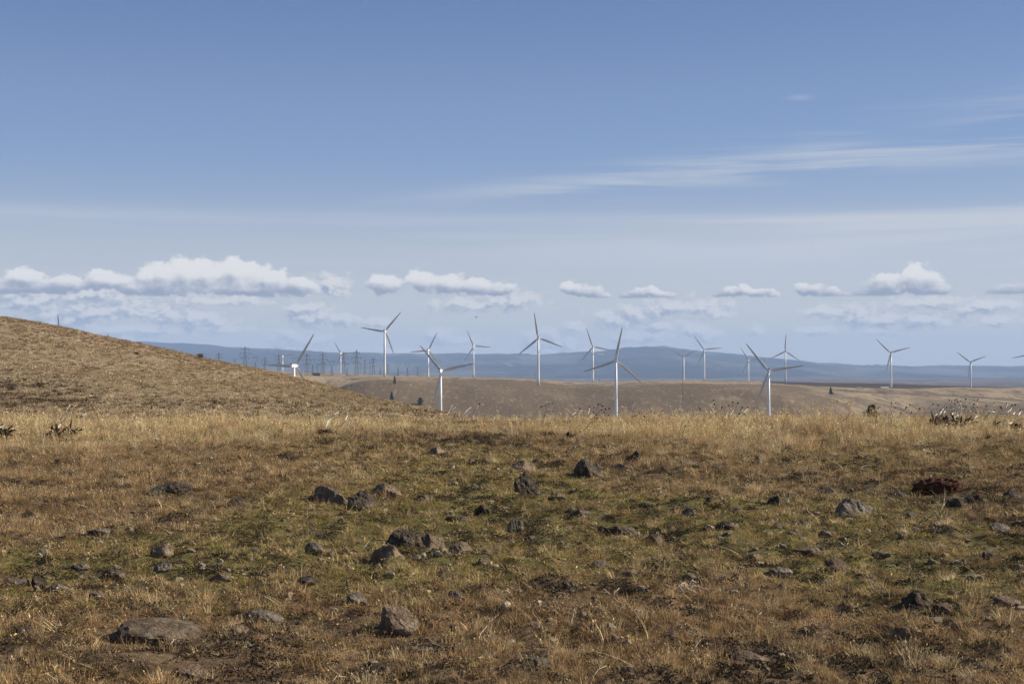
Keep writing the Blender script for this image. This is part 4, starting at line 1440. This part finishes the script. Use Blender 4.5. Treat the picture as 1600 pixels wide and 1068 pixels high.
def dead_clump(u, v, wpx, hpx, nleaf, label, seed, stems=(), Y=None, lean=0.4):
    rnd = random.Random(seed)
    g = on_ground(u, v) if Y is None else at(u, v, Y)
    g.z = tz(g.x, g.y)
    r = empty('withered_plant', g, 0, label, 'withered plant')
    px = g.y / F
    W, H = wpx * px, hpx * px
    OBST.append((g.x, g.y, W * 0.5, 0.25, 1.2))
    for k in range(nleaf):
        b = Vector((rnd.uniform(-0.38, 0.38) * W, rnd.uniform(-0.3, 0.3) * W, rnd.uniform(0.0, 0.35) * H))
        a = rnd.uniform(0, 6.28)
        el_ = rnd.uniform(0.1, 1.2)
        d = Vector((math.cos(a) * math.cos(el_) + lean, math.sin(a) * math.cos(el_), math.sin(el_)))
        leaf(r, b, d, rnd.uniform(0.4, 0.85) * max(H, W * .35), rnd.uniform(0.10, 0.2) * H + 0.02, M['dark_leaf'] if rnd.random() < (0.5 if nleaf > 50 else 0.68) else M['pale_leaf'], rnd)
    for st in stems:
        pts = [at(a, b, g.y + rnd.uniform(-0.25, 0.25)) - g for (a, b) in st]
        mb = MB()
        n = len(pts)
        # smooth the bent stem
        P2 = []
        for i in range(n - 1):
            for t in np.linspace(0, 1, 4)[:-1]:
                P2.append(pts[i].lerp(pts[i + 1], float(t)) + Vector((rnd.gauss(0, .004), rnd.gauss(0, .004), rnd.gauss(0, .004))))
        P2.append(pts[-1])
        rad = [(0.023 if u > 1400 else 0.0135) * (1 - 0.55 * i / (len(P2) - 1)) for i in range(len(P2))]
        mb.tube(P2, rad, 6)
        mb.build('stem', M['bleached'], r, True)
    return r


dead_clump(97, 684, 56, 34, 30, 'large clump of curled dark leaves in the straw on the left', 5,
           [[(91, 668), (96, 661), (102, 655), (108, 646)], [(124, 653), (130, 650), (135, 645)], [(90, 668), (93, 655)], [(93, 656), (102, 644), (110, 631)]])
dead_clump(4, 690, 34, 32, 20, 'clump of curled dark leaves cut by the left edge', 6, [[(-6, 668), (0, 667), (8, 664)], [(-4, 672), (3, 667), (12, 662)], [(4, 685), (16, 673), (22, 668)]])
dead_clump(505, 680, 34, 14, 16, 'withered low plant with a pair of bent bleached stems left of centre', 7,
           [[(509, 668), (513, 655), (520, 648), (529, 644)], [(511, 668), (517, 650), (526, 642), (528, 638)], [(533, 666), (539, 656), (543, 648), (544, 638)],
            [(517, 676), (526, 668), (534, 662)], [(543, 664), (549, 655), (556, 660)]])
dead_clump(886, 664, 22, 12, 12, 'withered plant with forked bleached stems left of the near turbine', 8,
           [[(888, 656), (893, 650), (901, 647), (910, 641)], [(888, 655), (893, 649), (899, 644)], [(901, 651), (906, 645)], [(919, 649), (921, 637)], [(905, 664), (914, 657), (929, 647), (939, 636)]])
dead_clump(889, 684, 20, 16, 12, 'dark withered leaves lower left of the near turbine foot', 9, [[(912, 671), (922, 664)]])
dead_clump(906, 678, 14, 10, 8, 'small dark leaf tuft right of the dark withered leaves near centre', 10, [])
dead_clump(1482, 673, 76, 29, 62, 'big clump of curled dark leaves with a fan of bleached stems on the right', 11,
           [[(1480, 662), (1484, 651), (1491, 643), (1498, 637)], [(1500, 629), (1501, 640), (1499, 650)], [(1480, 660), (1488, 653), (1497, 648)], [(1482, 652), (1490, 649), (1497, 649)],
            [(1459, 650), (1464, 647)], [(1470, 650), (1476, 642), (1490, 637)], [(1472, 652), (1474, 645), (1478, 641)], [(1466, 652), (1471, 642), (1474, 638)], [(1509, 672), (1516, 677)]])
dead_clump(1516, 668, 34, 12, 14, 'low withered leaves right beside the big fan of bleached stems', 12,
           [[(1518, 656), (1523, 653), (1527, 649)], [(1538, 652), (1545, 647), (1550, 643), (1554, 643)], [(1510, 662), (1522, 657), (1533, 655)], [(1524, 668), (1528, 660)]])
dead_clump(1558, 672, 26, 20, 14, 'withered plant with a tall forked bleached stem near the right edge', 13,
           [[(1556, 659), (1557, 650), (1566, 642), (1574, 638), (1581, 634)], [(1562, 647), (1573, 645), (1579, 640), (1580, 637)], [(1571, 638), (1574, 630)], [(1562, 665), (1572, 661), (1582, 660)]])
dead_clump(1592, 674, 34, 16, 12, 'withered plant with long flat bleached stems at the right edge', 14,
           [[(1575, 662), (1584, 660), (1592, 656), (1606, 650)], [(1590, 650), (1597, 640), (1604, 636)], [(1582, 648), (1586, 644)], [(1588, 675), (1596, 668)]])
dead_clump(1117, 668, 22, 12, 10, 'small withered plant with one upright pale stem left of the right turbine', 15,
           [[(1115, 648), (1115, 638), (1115, 628)], [(1133, 655), (1136, 645), (1142, 636)], [(1139, 651), (1146, 641)], [(1109, 652), (1116, 647)]])
dead_clump(1156, 676, 16, 8, 8, 'small withered plant with a slanting grey stem close to the right turbine', 16,
           [[(1154, 666), (1157, 655), (1162, 645), (1168, 638)], [(1147, 688), (1153, 676)]])
dead_clump(700, 660, 24, 8, 8, 'bare twiggy plant at the foot of the turbine by the hillside end', 17,
           [[(697, 650), (701, 644), (707, 632)], [(703, 652), (705, 640), (712, 636)], [(684, 656), (690, 643)]])
dead_clump(724, 664, 20, 8, 8, 'bare twiggy plant with pale stems right of the hillside end', 18,
           [[(722, 658), (724, 648), (730, 640), (736, 636)], [(717, 652), (718, 640), (721, 634)], [(727, 654), (731, 646)]])
dead_clump(741, 664, 16, 8, 7, 'bare plant with one long pale stem right of the twiggy ones', 19,
           [[(738, 658), (740, 648), (744, 640), (748, 632)], [(769, 660), (773, 652)], [(741, 646), (747, 644)]])
dead_clump(756, 669, 12, 10, 6, 'tiny brown leaf tuft in the straw right of the bare stems', 20, [])
dead_clump(1545, 690, 14, 14, 7, 'small dark leaf tuft hanging in the straw at the right', 21, [])


def twig(points, label, Yoff=0.0, rad=0.006, mat='twig', side=2, seed=0):
    rnd = random.Random(seed)
    base = on_ground(*points[0])
    r = empty('dry_twig', base, 0, label, 'twig')
    pts = []
    for (u, v) in points:
        gp = on_ground(u, v)
        gp.z = tz(gp.x, gp.y) + 0.035 + rnd.uniform(0, 0.02)
        pts.append(gp - base)
    mb = MB()
    mb.tube(pts, [0.5 * rad * (1 - 0.5 * i / (len(pts) - 1)) for i in range(len(pts))], 6)
    for k in range(side):
        p = pts[len(pts) // 2].lerp(pts[-1], rnd.random() * .6)
        q = p + Vector((rnd.uniform(-.08, .08), rnd.uniform(-.1, .1), rnd.uniform(0.01, .07)))
        mb.tube([p, q], [rad * .35, rad * .18], 4)
    mb.build('stem', M[mat], r, True)


twig([(748, 1008), (751, 1000), (761, 990), (766, 980), (775, 972)], 'crooked white twig in the bottom middle foreground', rad=0.005, seed=1)
twig([(943, 944), (955, 951), (969, 959)], 'short thick dead stick lying slanting in the lower middle', rad=0.016, mat='straw_stem', seed=2)
twig([(552, 873), (563, 866), (578, 857)], 'straight pale stalk left of the half buried ridged rock', rad=0.005, side=0, seed=3)
twig([(1565, 737), (1580, 734), (1597, 729)], 'white stick lying near the right edge above the moss mound', rad=0.010, side=0, seed=4)
twig([(1398, 1004), (1330, 975), (1262, 925)], 'long thin dark twig curving through the right foreground', rad=0.005, mat='bark', seed=5)
twig([(1466, 978), (1478, 1000), (1490, 1025)], 'thin straw stalk slanting down at the lower right', rad=0.004, mat='straw_stem', side=0, seed=6)
twig([(266, 1032), (272, 1020), (281, 1012)], 'short forked white twig below the long flat slab', rad=0.005, seed=7)
twig([(520, 1062), (526, 1055), (540, 1052)], 'curved pale stalk at the bottom edge left of centre', rad=0.005, seed=8)
twig([(925, 1064), (935, 1055), (948, 1052)], 'arched white stalk at the bottom edge in the middle', rad=0.005, seed=9)
twig([(1078, 1032), (1084, 1025), (1090, 1016)], 'short white stalk near the bottom right of centre', rad=0.005, seed=10)
twig([(892, 988), (896, 980), (898, 974)], 'short upright white twig at the lower middle', rad=0.004, seed=11)
twig([(1340, 738), (1351, 736), (1362, 733)], 'short white stick left above the moss mound', rad=0.008, side=0, seed=12)
twig([(1243, 838), (1246, 830), (1249, 826)], 'small white twig beside the low blackish rock', rad=0.005, seed=13)
# grey twig heap
g = on_ground(1080, 930)
r = empty('twig_heap', g, 0, 'low heap of grey dead twigs right of the lower centre', 'twig heap')
rnd = random.Random(9)
for k in range(26):
    a = Vector((rnd.uniform(-0.12, 0.0), rnd.uniform(-0.1, 0.1), rnd.uniform(0, 0.06)))
    b = a + Vector((rnd.uniform(0.05, 0.16), rnd.uniform(-0.1, 0.1), rnd.uniform(-0.03, 0.05)))
    m_ = (a + b) / 2 + Vector((0, 0, rnd.uniform(0.01, 0.04)))
    mb = MB(); mb.tube([a, m_, b], [0.004, 0.0035, 0.002], 4); mb.build('twig', M['bleached'] if k % 3 else M['bark'], r)


# ------------------------------------------------------------------ ground cover (nobody could count it)
def tuft(n, h, rad, width, spread, bend, seed, name, mat=None, segs=3, seedy=0.0, hvar=0.4):
    rnd = random.Random(seed)
    mb = MB()
    for _ in range(n):
        a = rnd.uniform(0, 6.283)
        r0 = rad * math.sqrt(rnd.random())
        p = Vector((math.cos(a) * r0, math.sin(a) * r0, -0.01))
        out = Vector((math.cos(a + rnd.gauss(0, .9)), math.sin(a + rnd.gauss(0, .9)), 0))
        hh = h * rnd.uniform(1 - hvar, 1 + hvar)
        sp = spread * rnd.uniform(0.2, 1.2)
        w = width * rnd.uniform(0.6, 1.3)
        sd = Vector((-out.y, out.x, 0))
        th = rnd.uniform(0, 3.14)
        sd = (sd * math.cos(th) + out * math.sin(th))
        vs, fs = [], []
        for i in range(segs + 1):
            t = i / segs
            c = p + out * (sp * hh * (t * 0.5 + bend * t * t)) + Vector((0, 0, hh * (t - 0.25 * bend * t * t)))
            ww = w * (1 - t * 0.85)
            if i < segs:
                vs += [c - sd * ww / 2, c + sd * ww / 2]
            else:
                vs.append(c)
        for i in range(segs - 1):
            fs.append((i * 2, i * 2 + 1, i * 2 + 3, i * 2 + 2))
        fs.append(((segs - 1) * 2, (segs - 1) * 2 + 1, segs * 2))
        if rnd.random() < seedy:
            c = vs[-1]
            q = out * 0.4 + Vector((0, 0, 1))
            q.normalize()
            ln = h * 0.13
            sw = width * 2.6
            k = len(vs)
            vs += [c - q * ln * 0.5, c + sd * sw / 2, c + q * ln * .7, c - sd * sw / 2]
            fs.append((k, k + 1, k + 2, k + 3))
        mb.add(vs, fs)
    return mb.build(name, mat or M['plant'], None, False, link=False)


def litter(n, size, rad, seed, name, zmax=0.03):
    rnd = random.Random(seed)
    mb = MB()
    for _ in range(n):
        a = rnd.uniform(0, 6.283)
        r0 = rad * math.sqrt(rnd.random())
        p = Vector((math.cos(a) * r0, math.sin(a) * r0, rnd.uniform(0, zmax)))
        nrm = Vector((rnd.gauss(0, .7), rnd.gauss(0, .7), 1)).normalized()
        b = nrm.orthogonal().normalized()
        b = (b * math.cos(a * 3) + nrm.cross(b) * math.sin(a * 3))
        c = nrm.cross(b)
        s = size * rnd.uniform(0.5, 1.4)
        mb.add([p - b * s, p + c * s * .4 + nrm * s * .25, p + b * s, p - c * s * .4 + nrm * s * .25], [(0, 1, 2), (0, 2, 3)])
    return mb.build(name, M['litter'], None, False, link=False)


def sprig(seed, name):
    """short stems tipped with little pale seed clusters"""
    rnd = random.Random(seed)
    mb = MB()
    for _ in range(9):
        a = rnd.uniform(0, 6.283)
        tip = Vector((math.cos(a) * rnd.uniform(0, .05), math.sin(a) * rnd.uniform(0, .05), rnd.uniform(.04, .08)))
        mb.tube([(0, 0, 0), tip], [0.0012, 0.001], 3, False)
        for _ in range(4):
            q = tip + Vector((rnd.gauss(0, .006), rnd.gauss(0, .006), rnd.gauss(0, .004)))
            s = rnd.uniform(.003, .006)
            mb.add([q + Vector((s, 0, 0)), q + Vector((0, s, 0)), q + Vector((-s, 0, 0)), q + Vector((0, -s, 0)), q + Vector((0, 0, s)), q - Vector((0, 0, s))],
                   [(0, 1, 4), (1, 2, 4), (2, 3, 4), (3, 0, 4), (1, 0, 5), (2, 1, 5), (3, 2, 5), (0, 3, 5)])
    return mb.build(name, M['plant'], None, False, link=False)


def pebble(seed, name):
    P, Fc = rock_mesh(seed, 2, 9, 16, 0.12)
    P = P * np.array([1, .8, .6])
    return mesh_obj(name, P, Fc, M['litter'], None, False, link=False)


def scatter(name, srcs, pos, scale, rotz, idx, tint, tilt=0.15, kind='stuff'):
    col = bpy.data.collections.new(name + '_kinds')
    for s in srcs:
        s.name = name + '_%02d' % srcs.index(s)
        col.objects.link(s)
    N = len(pos)
    me = bpy.data.meshes.new(name)
    me.vertices.add(N)
    me.vertices.foreach_set('co', np.asarray(pos, np.float32).ravel())
    a = me.attributes.new('scl', 'FLOAT_VECTOR', 'POINT')
    sc = np.asarray(scale, np.float32)
    if sc.ndim == 1:
        sc = np.stack([sc, sc, sc], -1)
    a.data.foreach_set('vector', sc.ravel())
    a = me.attributes.new('rot', 'FLOAT_VECTOR', 'POINT')
    rr = np.stack([RNG.normal(0, tilt, N), RNG.normal(0, tilt, N), rotz], -1).astype(np.float32)
    a.data.foreach_set('vector', rr.ravel())
    a = me.attributes.new('idx', 'INT', 'POINT')
    a.data.foreach_set('value', np.asarray(idx, np.int32))
    a = me.attributes.new('tint', 'FLOAT_COLOR', 'POINT')
    t4 = np.concatenate([np.asarray(tint, np.float32), np.ones((N, 1), np.float32)], 1)
    a.data.foreach_set('color', t4.ravel())
    o = bpy.data.objects.new(name, me)
    COL.objects.link(o)
    tag(o, kind=kind)
    ng = bpy.data.node_groups.new(name, 'GeometryNodeTree')
    ng.interface.new_socket('Geometry', in_out='INPUT', socket_type='NodeSocketGeometry')
    ng.interface.new_socket('Geometry', in_out='OUTPUT', socket_type='NodeSocketGeometry')
    n = ng.nodes
    gi, go = n.new('NodeGroupInput'), n.new('NodeGroupOutput')
    ci = n.new('GeometryNodeCollectionInfo')
    ci.inputs['Collection'].default_value = col
    ci.inputs['Separate Children'].default_value = True
    ci.inputs['Reset Children'].default_value = True
    iop = n.new('GeometryNodeInstanceOnPoints')
    iop.inputs['Pick Instance'].default_value = True

    def attr(nm, ty):
        q = n.new('GeometryNodeInputNamedAttribute')
        q.data_type = ty
        q.inputs['Name'].default_value = nm
        return next(s_ for s_ in q.outputs if s_.enabled and s_.name == 'Attribute')
    L = ng.links
    m2p = n.new('GeometryNodeMeshToPoints')
    L.new(gi.outputs[0], m2p.inputs[0])
    L.new(m2p.outputs[0], iop.inputs['Points'])
    L.new(ci.outputs[0], iop.inputs['Instance'])
    L.new(attr('idx', 'INT'), iop.inputs['Instance Index'])
    er = n.new('FunctionNodeEulerToRotation')
    L.new(attr('rot', 'FLOAT_VECTOR'), er.inputs[0])
    L.new(er.outputs[0], iop.inputs['Rotation'])
    L.new(attr('scl', 'FLOAT_VECTOR'), iop.inputs['Scale'])
    L.new(iop.outputs[0], go.inputs[0])
    md = o.modifiers.new('scatter', 'NODES')
    md.node_group = ng
    return o


def sample_fan(n, y0, y1, tmax=0.44, power=1.0):
    """points on the ground, density falling with distance: uniform in log distance to the given power"""
    s = RNG.random(n)
    y = (y0 ** power + s * (y1 ** power - y0 ** power)) ** (1 / power) if power else y0 * (y1 / y0) ** s
    t = RNG.uniform(-tmax, tmax, n)
    x = t * (y + 2)
    return x, y


def clear_of(x, y, front):
    """False where a plant would grow out of a stone or stand close before it"""
    ok = np.ones(len(x), bool)
    for (ox, oy, hw, hd, fr) in OBST:
        inside = ((x - ox) / (hw * 0.95)) ** 2 + ((y - oy) / max(hd, 0.05)) ** 2 < 1
        lane = (np.abs(x - ox * y / oy) < hw * 0.8) & (y < oy) & (y > oy - hd - front * fr)
        ok &= ~(inside | (lane & (RNG.random(len(x)) < 0.78)))
    return ok


GREEN = np.array([[0.235, 0.205, 0.062], [0.30, 0.25, 0.085], [0.16, 0.15, 0.042], [0.37, 0.295, 0.115]])
STRAW = np.array([[0.50, 0.38, 0.21], [0.42, 0.305, 0.16], [0.58, 0.455, 0.27], [0.36, 0.25, 0.13]])
RUSSET = np.array([[0.31, 0.20, 0.105], [0.38, 0.26, 0.14], [0.22, 0.14, 0.075], [0.43, 0.32, 0.18]])
DARK = np.array([[0.06, 0.04, 0.025], [0.09, 0.06, 0.035], [0.045, 0.035, 0.02]])
PALE = np.array([[0.48, 0.40, 0.28], [0.58, 0.50, 0.37], [0.42, 0.33, 0.21]])


def pick(pal, n):
    return pal[RNG.integers(0, len(pal), n)] * RNG.uniform(0.6, 1.4, (n, 1))


# --- low growth of the foreground
low_srcs = [tuft(50, 0.034, 0.05, 0.0048, 0.9, 0.7, 1, 'a'), tuft(46, 0.046, 0.055, 0.0046, 0.8, 0.6, 2, 'b'), tuft(40, 0.024, 0.065, 0.0065, 1.3, 0.9, 3, 'c'),
            tuft(50, 0.058, 0.055, 0.0038, 0.7, 0.5, 4, 'd', seedy=0.05), tuft(36, 0.085, 0.055, 0.0036, 0.6, 0.5, 5, 'e', seedy=0.10),
            litter(40, 0.011, 0.08, 6, 'f'), litter(26, 0.017, 0.08, 7, 'g', 0.02), tuft(34, 0.048, 0.05, 0.0045, 1.5, 0.9, 8, 'h'),
            sprig(9, 'i'), tuft(4, 0.20, 0.04, 0.0036, 0.9, 1.0, 10, 'j', segs=5, seedy=0.4)]
N = 125000
x, y = sample_fan(N, 5.0, 50.0, 0.44, 0.9)
u, v = uv_of(x, y)
gr = green_amount(u, v, x, y)
rus = 0.5 + 1.1 * fbm(x / 1.7, y / 3.0, 3, 71) + 0.5 * np.exp(-((u - 150) / 350) ** 2 - ((v - 760) / 70) ** 2) + 0.35 * np.exp(-((u - 1000) / 400) ** 2 - ((v - 980) / 60) ** 2)
bare = fbm(x / 0.5, y / 0.8, 3, 81)
r1, r2 = RNG.random(N), RNG.random(N)
isg = r1 < np.clip(0.18 + gr * 0.66, 0.08, 0.72)
isr = (~isg) & (r2 < np.clip(rus * 0.8, 0.10, 0.75))
idx = np.where(isg, RNG.choice([0, 1, 2, 2, 7], N), RNG.choice([3, 1, 4, 7, 0], N))
tint = np.where(isg[:, None], pick(GREEN, N), np.where(isr[:, None], pick(RUSSET, N), pick(STRAW, N)))
r3 = RNG.random(N)
lit = r3 < 0.20
idx = np.where(lit, RNG.choice([5, 6], N), idx)
tint = np.where(lit[:, None], np.where((RNG.random(N) < 0.55)[:, None], pick(DARK, N) * 1.3, pick(STRAW, N) * 0.6), tint)
dz = np.zeros(N)
for (cu, cv, ru, rv, a) in ((1480, 765, 150, 35, .75), (720, 690, 150, 11, .8), (290, 832, 110, 12, .7), (430, 912, 55, 22, .6), (1190, 1025, 120, 22, .55), (1390, 1035, 90, 22, .5), (120, 1045, 150, 22, .5),
                            (1010, 735, 110, 10, .6), (270, 770, 60, 10, .5), (560, 1050, 120, 20, .4), (1300, 770, 60, 14, .6), (900, 960, 80, 18, .35), (1560, 800, 60, 25, .5), (850, 810, 160, 16, .3)):
    dz = np.maximum(dz, a * np.exp(-((u - cu) / ru) ** 2 - ((v - cv) / rv) ** 2))
dz = dz * np.clip(1.0 + 2.2 * fbm(x / 0.6, y / 1.0, 3, 131), 0, 1.3)
dk = (r3 > 0.93) | ((RNG.random(N) < dz) & (r3 > 0.2))
tint = np.where(dk[:, None], pick(DARK, N), tint)
spz = (r3 > 0.20) & (r3 < 0.205)
idx = np.where(spz, 8, idx)
tint = np.where(spz[:, None], pick(PALE, N), tint)
lng = (r3 > 0.215) & (r3 < 0.226)
idx = np.where(lng, 9, idx)
tint = np.where(lng[:, None], pick(STRAW, N) * 1.15, tint)
tint = np.clip(tint * np.array([1.12, 1.04, 0.94]), 0, 0.8)
scl = 0.88 * RNG.uniform(0.65, 1.45, N) * np.interp(y, [5, 15, 30, 50], [0.8, 1.0, 1.5, 1.9])
keep = ((bare > -0.42) | lit) & clear_of(x, y, 1.2)
dirt = fbm(x / 0.42, y / 0.6, 3, 85) > 0.20
idx = np.where(dirt & (r3 < 0.75), 6, idx)
tint = np.where((dirt & (r3 < 0.75))[:, None], pick(DARK, N), tint)
scl = np.where(dirt, scl * 0.8, scl)
z = terrain(x, y)
pos = np.stack([x, y, z - 0.004], -1)[keep]
scatter('low_grass', low_srcs, pos, scl[keep], RNG.uniform(0, 6.28, N)[keep], idx[keep], tint[keep], 0.22)

# --- medium dry grass, on the left and below the straw belt
def tall_mask(u, v, x, y):
    edge = np.interp(u, [-200, 0, 150, 330, 450, 560, 700, 860, 960, 1100, 1200, 1400, 1500, 1700], [706, 704, 702, 700, 692, 680, 677, 684, 690, 704, 710, 698, 690, 690])
    return edge + 14 * fbm(x / 1.6, y / 2.5, 3, 91) - v


med_srcs = [tuft(44, 0.115, 0.07, 0.0048, 0.5, 0.5, 21, 'a', seedy=0.3), tuft(46, 0.085, 0.08, 0.005, 0.7, 0.6, 22, 'b', seedy=0.2), tuft(26, 0.15, 0.06, 0.0045, 0.5, 0.7, 23, 'c', seedy=0.5, segs=4)]
N = 16000
x, y = sample_fan(N, 7.0, 42.0, 0.44, 1.4)
u, v = uv_of(x, y)
pm = 0.25 + 1.0 * np.exp(-((u - 130) / 360) ** 2 - ((v - 745) / 75) ** 2) + 0.7 * np.exp(-((u - 1150) / 170) ** 2 - ((v - 725) / 40) ** 2) - 0.12 + 0.8 * fbm(x / 1.3, y / 2.0, 3, 95)
pm = np.maximum(pm, sstep(tall_mask(u, v, x, y), -30, 0) * 0.9)
pm = np.where(green_amount(u, v, x, y) > 0.55, pm * 0.15, pm)
k = (RNG.random(N) < np.clip(pm, 0, 1)) & clear_of(x, y, 2.5)
x, y, u, v = x[k], y[k], u[k], v[k]
n = len(x)
rs = RNG.random(n) < 0.62 + 0.5 * fbm(x / 2, y / 3, 2, 97)
tint = np.where(rs[:, None], pick(RUSSET, n), pick(STRAW, n))
scatter('dry_grass', med_srcs, np.stack([x, y, terrain(x, y) - 0.01], -1), RNG.uniform(0.6, 1.25, n) * np.interp(y, [7, 40], [0.75, 1.15]), RNG.uniform(0, 6.28, n), RNG.integers(0, 3, n), tint, 0.15)

# --- tall straw belt along the crest
tall_srcs = [tuft(46, 0.36, 0.10, 0.0062, 0.28, 0.5, 31, 'a', segs=4, seedy=0.15), tuft(42, 0.46, 0.09, 0.006, 0.3, 0.6, 32, 'b', segs=4, seedy=0.2), tuft(56, 0.25, 0.12, 0.0066, 0.35, 0.5, 33, 'c', segs=3, seedy=0.1),
             tuft(9, 0.62, 0.08, 0.009, 0.25, 0.4, 34, 'd', segs=4, seedy=0.9)]
N = 40000
x, y = sample_fan(N, 24.0, 52.0, 0.46, 2.0)
u, v = uv_of(x, y)
tm = tall_mask(u, v, x, y)
k = RNG.random(N) < sstep(tm, -3, 12) * np.clip(0.9 + 1.0 * fbm(x / 1.2, y / 2.0, 3, 99), 0.15, 1)
k &= clear_of(x, y, 3.0)
x, y, u, v, tm = x[k], y[k], u[k], v[k], tm[k]
n = len(x)
idx = RNG.choice([0, 0, 0, 1, 2, 2, 2, 2, 2, 0, 0, 1, 3], n)
gold = fbm(x / 2.5, y / 4, 3, 101) + 0.25 * np.exp(-((v - 655) / 16) ** 2)
rsp = np.clip(0.12 - 0.9 * gold + 0.6 * np.exp(-((u - 1230) / 130) ** 2) * sstep(v, 650, 665) + 0.35 * sstep(v, 672, 700), 0.03, 0.85)
rs = RNG.random(n) < rsp
tint = np.where(rs[:, None], pick(RUSSET, n) * 1.25 + 0.02, np.clip(pick(STRAW, n), 0.12, 0.55) * np.array([[1.30, 1.22, 1.10]]) + 0.03)
gx = RNG.random(n) < 0.08 * sstep(v, 665, 690)
tint = np.where(gx[:, None], pick(GREEN, n), tint)
hs = np.interp(tm, [0, 30], [0.55, 1.0]) * (1 + 0.7 * fbm(x / 0.9, y / 1.2, 2, 103) + 0.55 * fbm(x / 3.1, y / 3.5, 2, 107)) * RNG.uniform(0.75, 1.15, n)
hs = hs * np.interp(y, [28, 37, 42, 52], [0.74, 0.66, 0.50, 0.46]) * np.interp(u, [0, 560, 760, 900, 1000, 1350, 1600], [1.1, 1.05, 0.8, 0.9, 1.0, 1.1, 1.05])
scatter('tall_grass', tall_srcs, np.stack([x, y, terrain(x, y) - 0.01], -1), np.stack([hs * 0.5 + 0.6, hs * 0.5 + 0.6, hs], -1), RNG.uniform(0, 6.28, n), idx, tint, 0.10)

# --- clumps covering the left hill
hill_srcs = [tuft(26, 0.30, 0.28, 0.035, 0.6, 0.5, 41, 'a', segs=2), tuft(22, 0.22, 0.32, 0.04, 0.9, 0.6, 42, 'b', segs=2), litter(26, 0.10, 0.35, 43, 'c', 0.12)]
N = 95000
x, y = sample_fan(N, 58, 345, 0.44, 1.5)
u = 800 + F * x / y
k = (u < 860) & (terrain(x, y, False) > -12)
x, y = x[k], y[k]
n = len(x)
cl = fbm(x / 9, y / 22, 4, 111)
keep = RNG.random(n) < np.clip(0.85 + 0.9 * cl, 0.4, 1)
x, y, cl = x[keep], y[keep], cl[keep]
n = len(x)
rb = fbm(x / 22, y / 60, 4, 115) * 1.3 + 0.5 * np.exp(-((y - 245) / 22) ** 2) - 0.1
q = RNG.random(n)
tint = np.where((q < np.clip(0.20 + 0.7 * rb, 0.05, 0.7))[:, None], pick(RUSSET, n) * np.array([0.92, 0.92, 1.0]), pick(STRAW, n) * np.array([0.92, 0.93, 1.0]))
tint = np.where((RNG.random(n) < np.clip(0.10 + 0.25 * vnoise(x / 4, y / 9, 117), 0.0, 0.12))[:, None], pick(DARK, n) * 2.8, tint)
sc_ = 0.75 * np.exp(-((y - 128) / 26) ** 2) * (1 - sstep(800 + F * x / y, 60, 200)) + 0.25 * np.exp(-((y - 110) / 20) ** 2)
tint = np.where((RNG.random(n) < sc_ * np.clip(1 + 2 * fbm(x / 3, y / 8, 3, 141), 0, 1.4))[:, None], pick(DARK, n) * 1.6, tint)
idx = RNG.choice([0, 1, 1, 2], n)
scatter('hill_grass', hill_srcs, np.stack([x, y, terrain(x, y) - 0.02], -1), RNG.uniform(0.5, 1.35, n) * np.interp(y, [58, 250], [0.7, 1.15]), RNG.uniform(0, 6.28, n), idx, tint, 0.12)

# --- small stones too many to count
N = 5200
x, y = sample_fan(N, 5.2, 32, 0.44, 0.9)
u, v = uv_of(x, y)
pr = 0.35 + 0.8 * fbm(x / 1.5, y / 2.5, 3, 121) + 0.4 * np.exp(-((v - 860) / 90) ** 2)
k = RNG.random(N) < np.clip(pr, 0.05, 1)
x, y = x[k], y[k]
n = len(x)
ss_ = np.minimum(RNG.lognormal(-3.85, 0.45, n), 0.034) * np.interp(y, [5, 30], [0.9, 2.0])
tint = np.where((RNG.random(n) < 0.6)[:, None], np.array([[0.14, 0.105, 0.075]]), np.array([[0.25, 0.185, 0.13]])) * RNG.uniform(0.5, 1.35, (n, 1))
scatter('pebbles', [pebble(501, 'a'), pebble(502, 'b'), pebble(503, 'c')], np.stack([x, y, terrain(x, y) + ss_ * 0.15], -1), ss_, RNG.uniform(0, 6.28, n), RNG.integers(0, 3, n), tint, 0.3)

# ------------------------------------------------------------------ haze
bm = bmesh.new()
bmesh.ops.create_cube(bm, size=1.0)
me = bpy.data.meshes.new('haze')
for vv in bm.verts:
    vv.co = Vector((vv.co.x * 64000, 20000 + vv.co.y * 44000, 300 + vv.co.z * 1200))
bm.to_mesh(me)
bm.free()
hz = bpy.data.objects.new('haze', me)
COL.objects.link(hz)
tag(hz, kind='stuff')
m, w = new_mat('haze')
pv = w.n('ShaderNodeVolumePrincipled', {'Color': c4(*HAZE_COL) if 'HAZE_COL' in globals() else c4(0.50, 0.68, 1.0), 'Density': 3.6e-5, 'Anisotropy': 0.0})
w.n('ShaderNodeOutputMaterial', {'Volume': pv.outputs[0]})
me.materials.append(m)
print('tris', sum(len(o.data.polygons) for o in bpy.data.objects if o.type == 'MESH'))
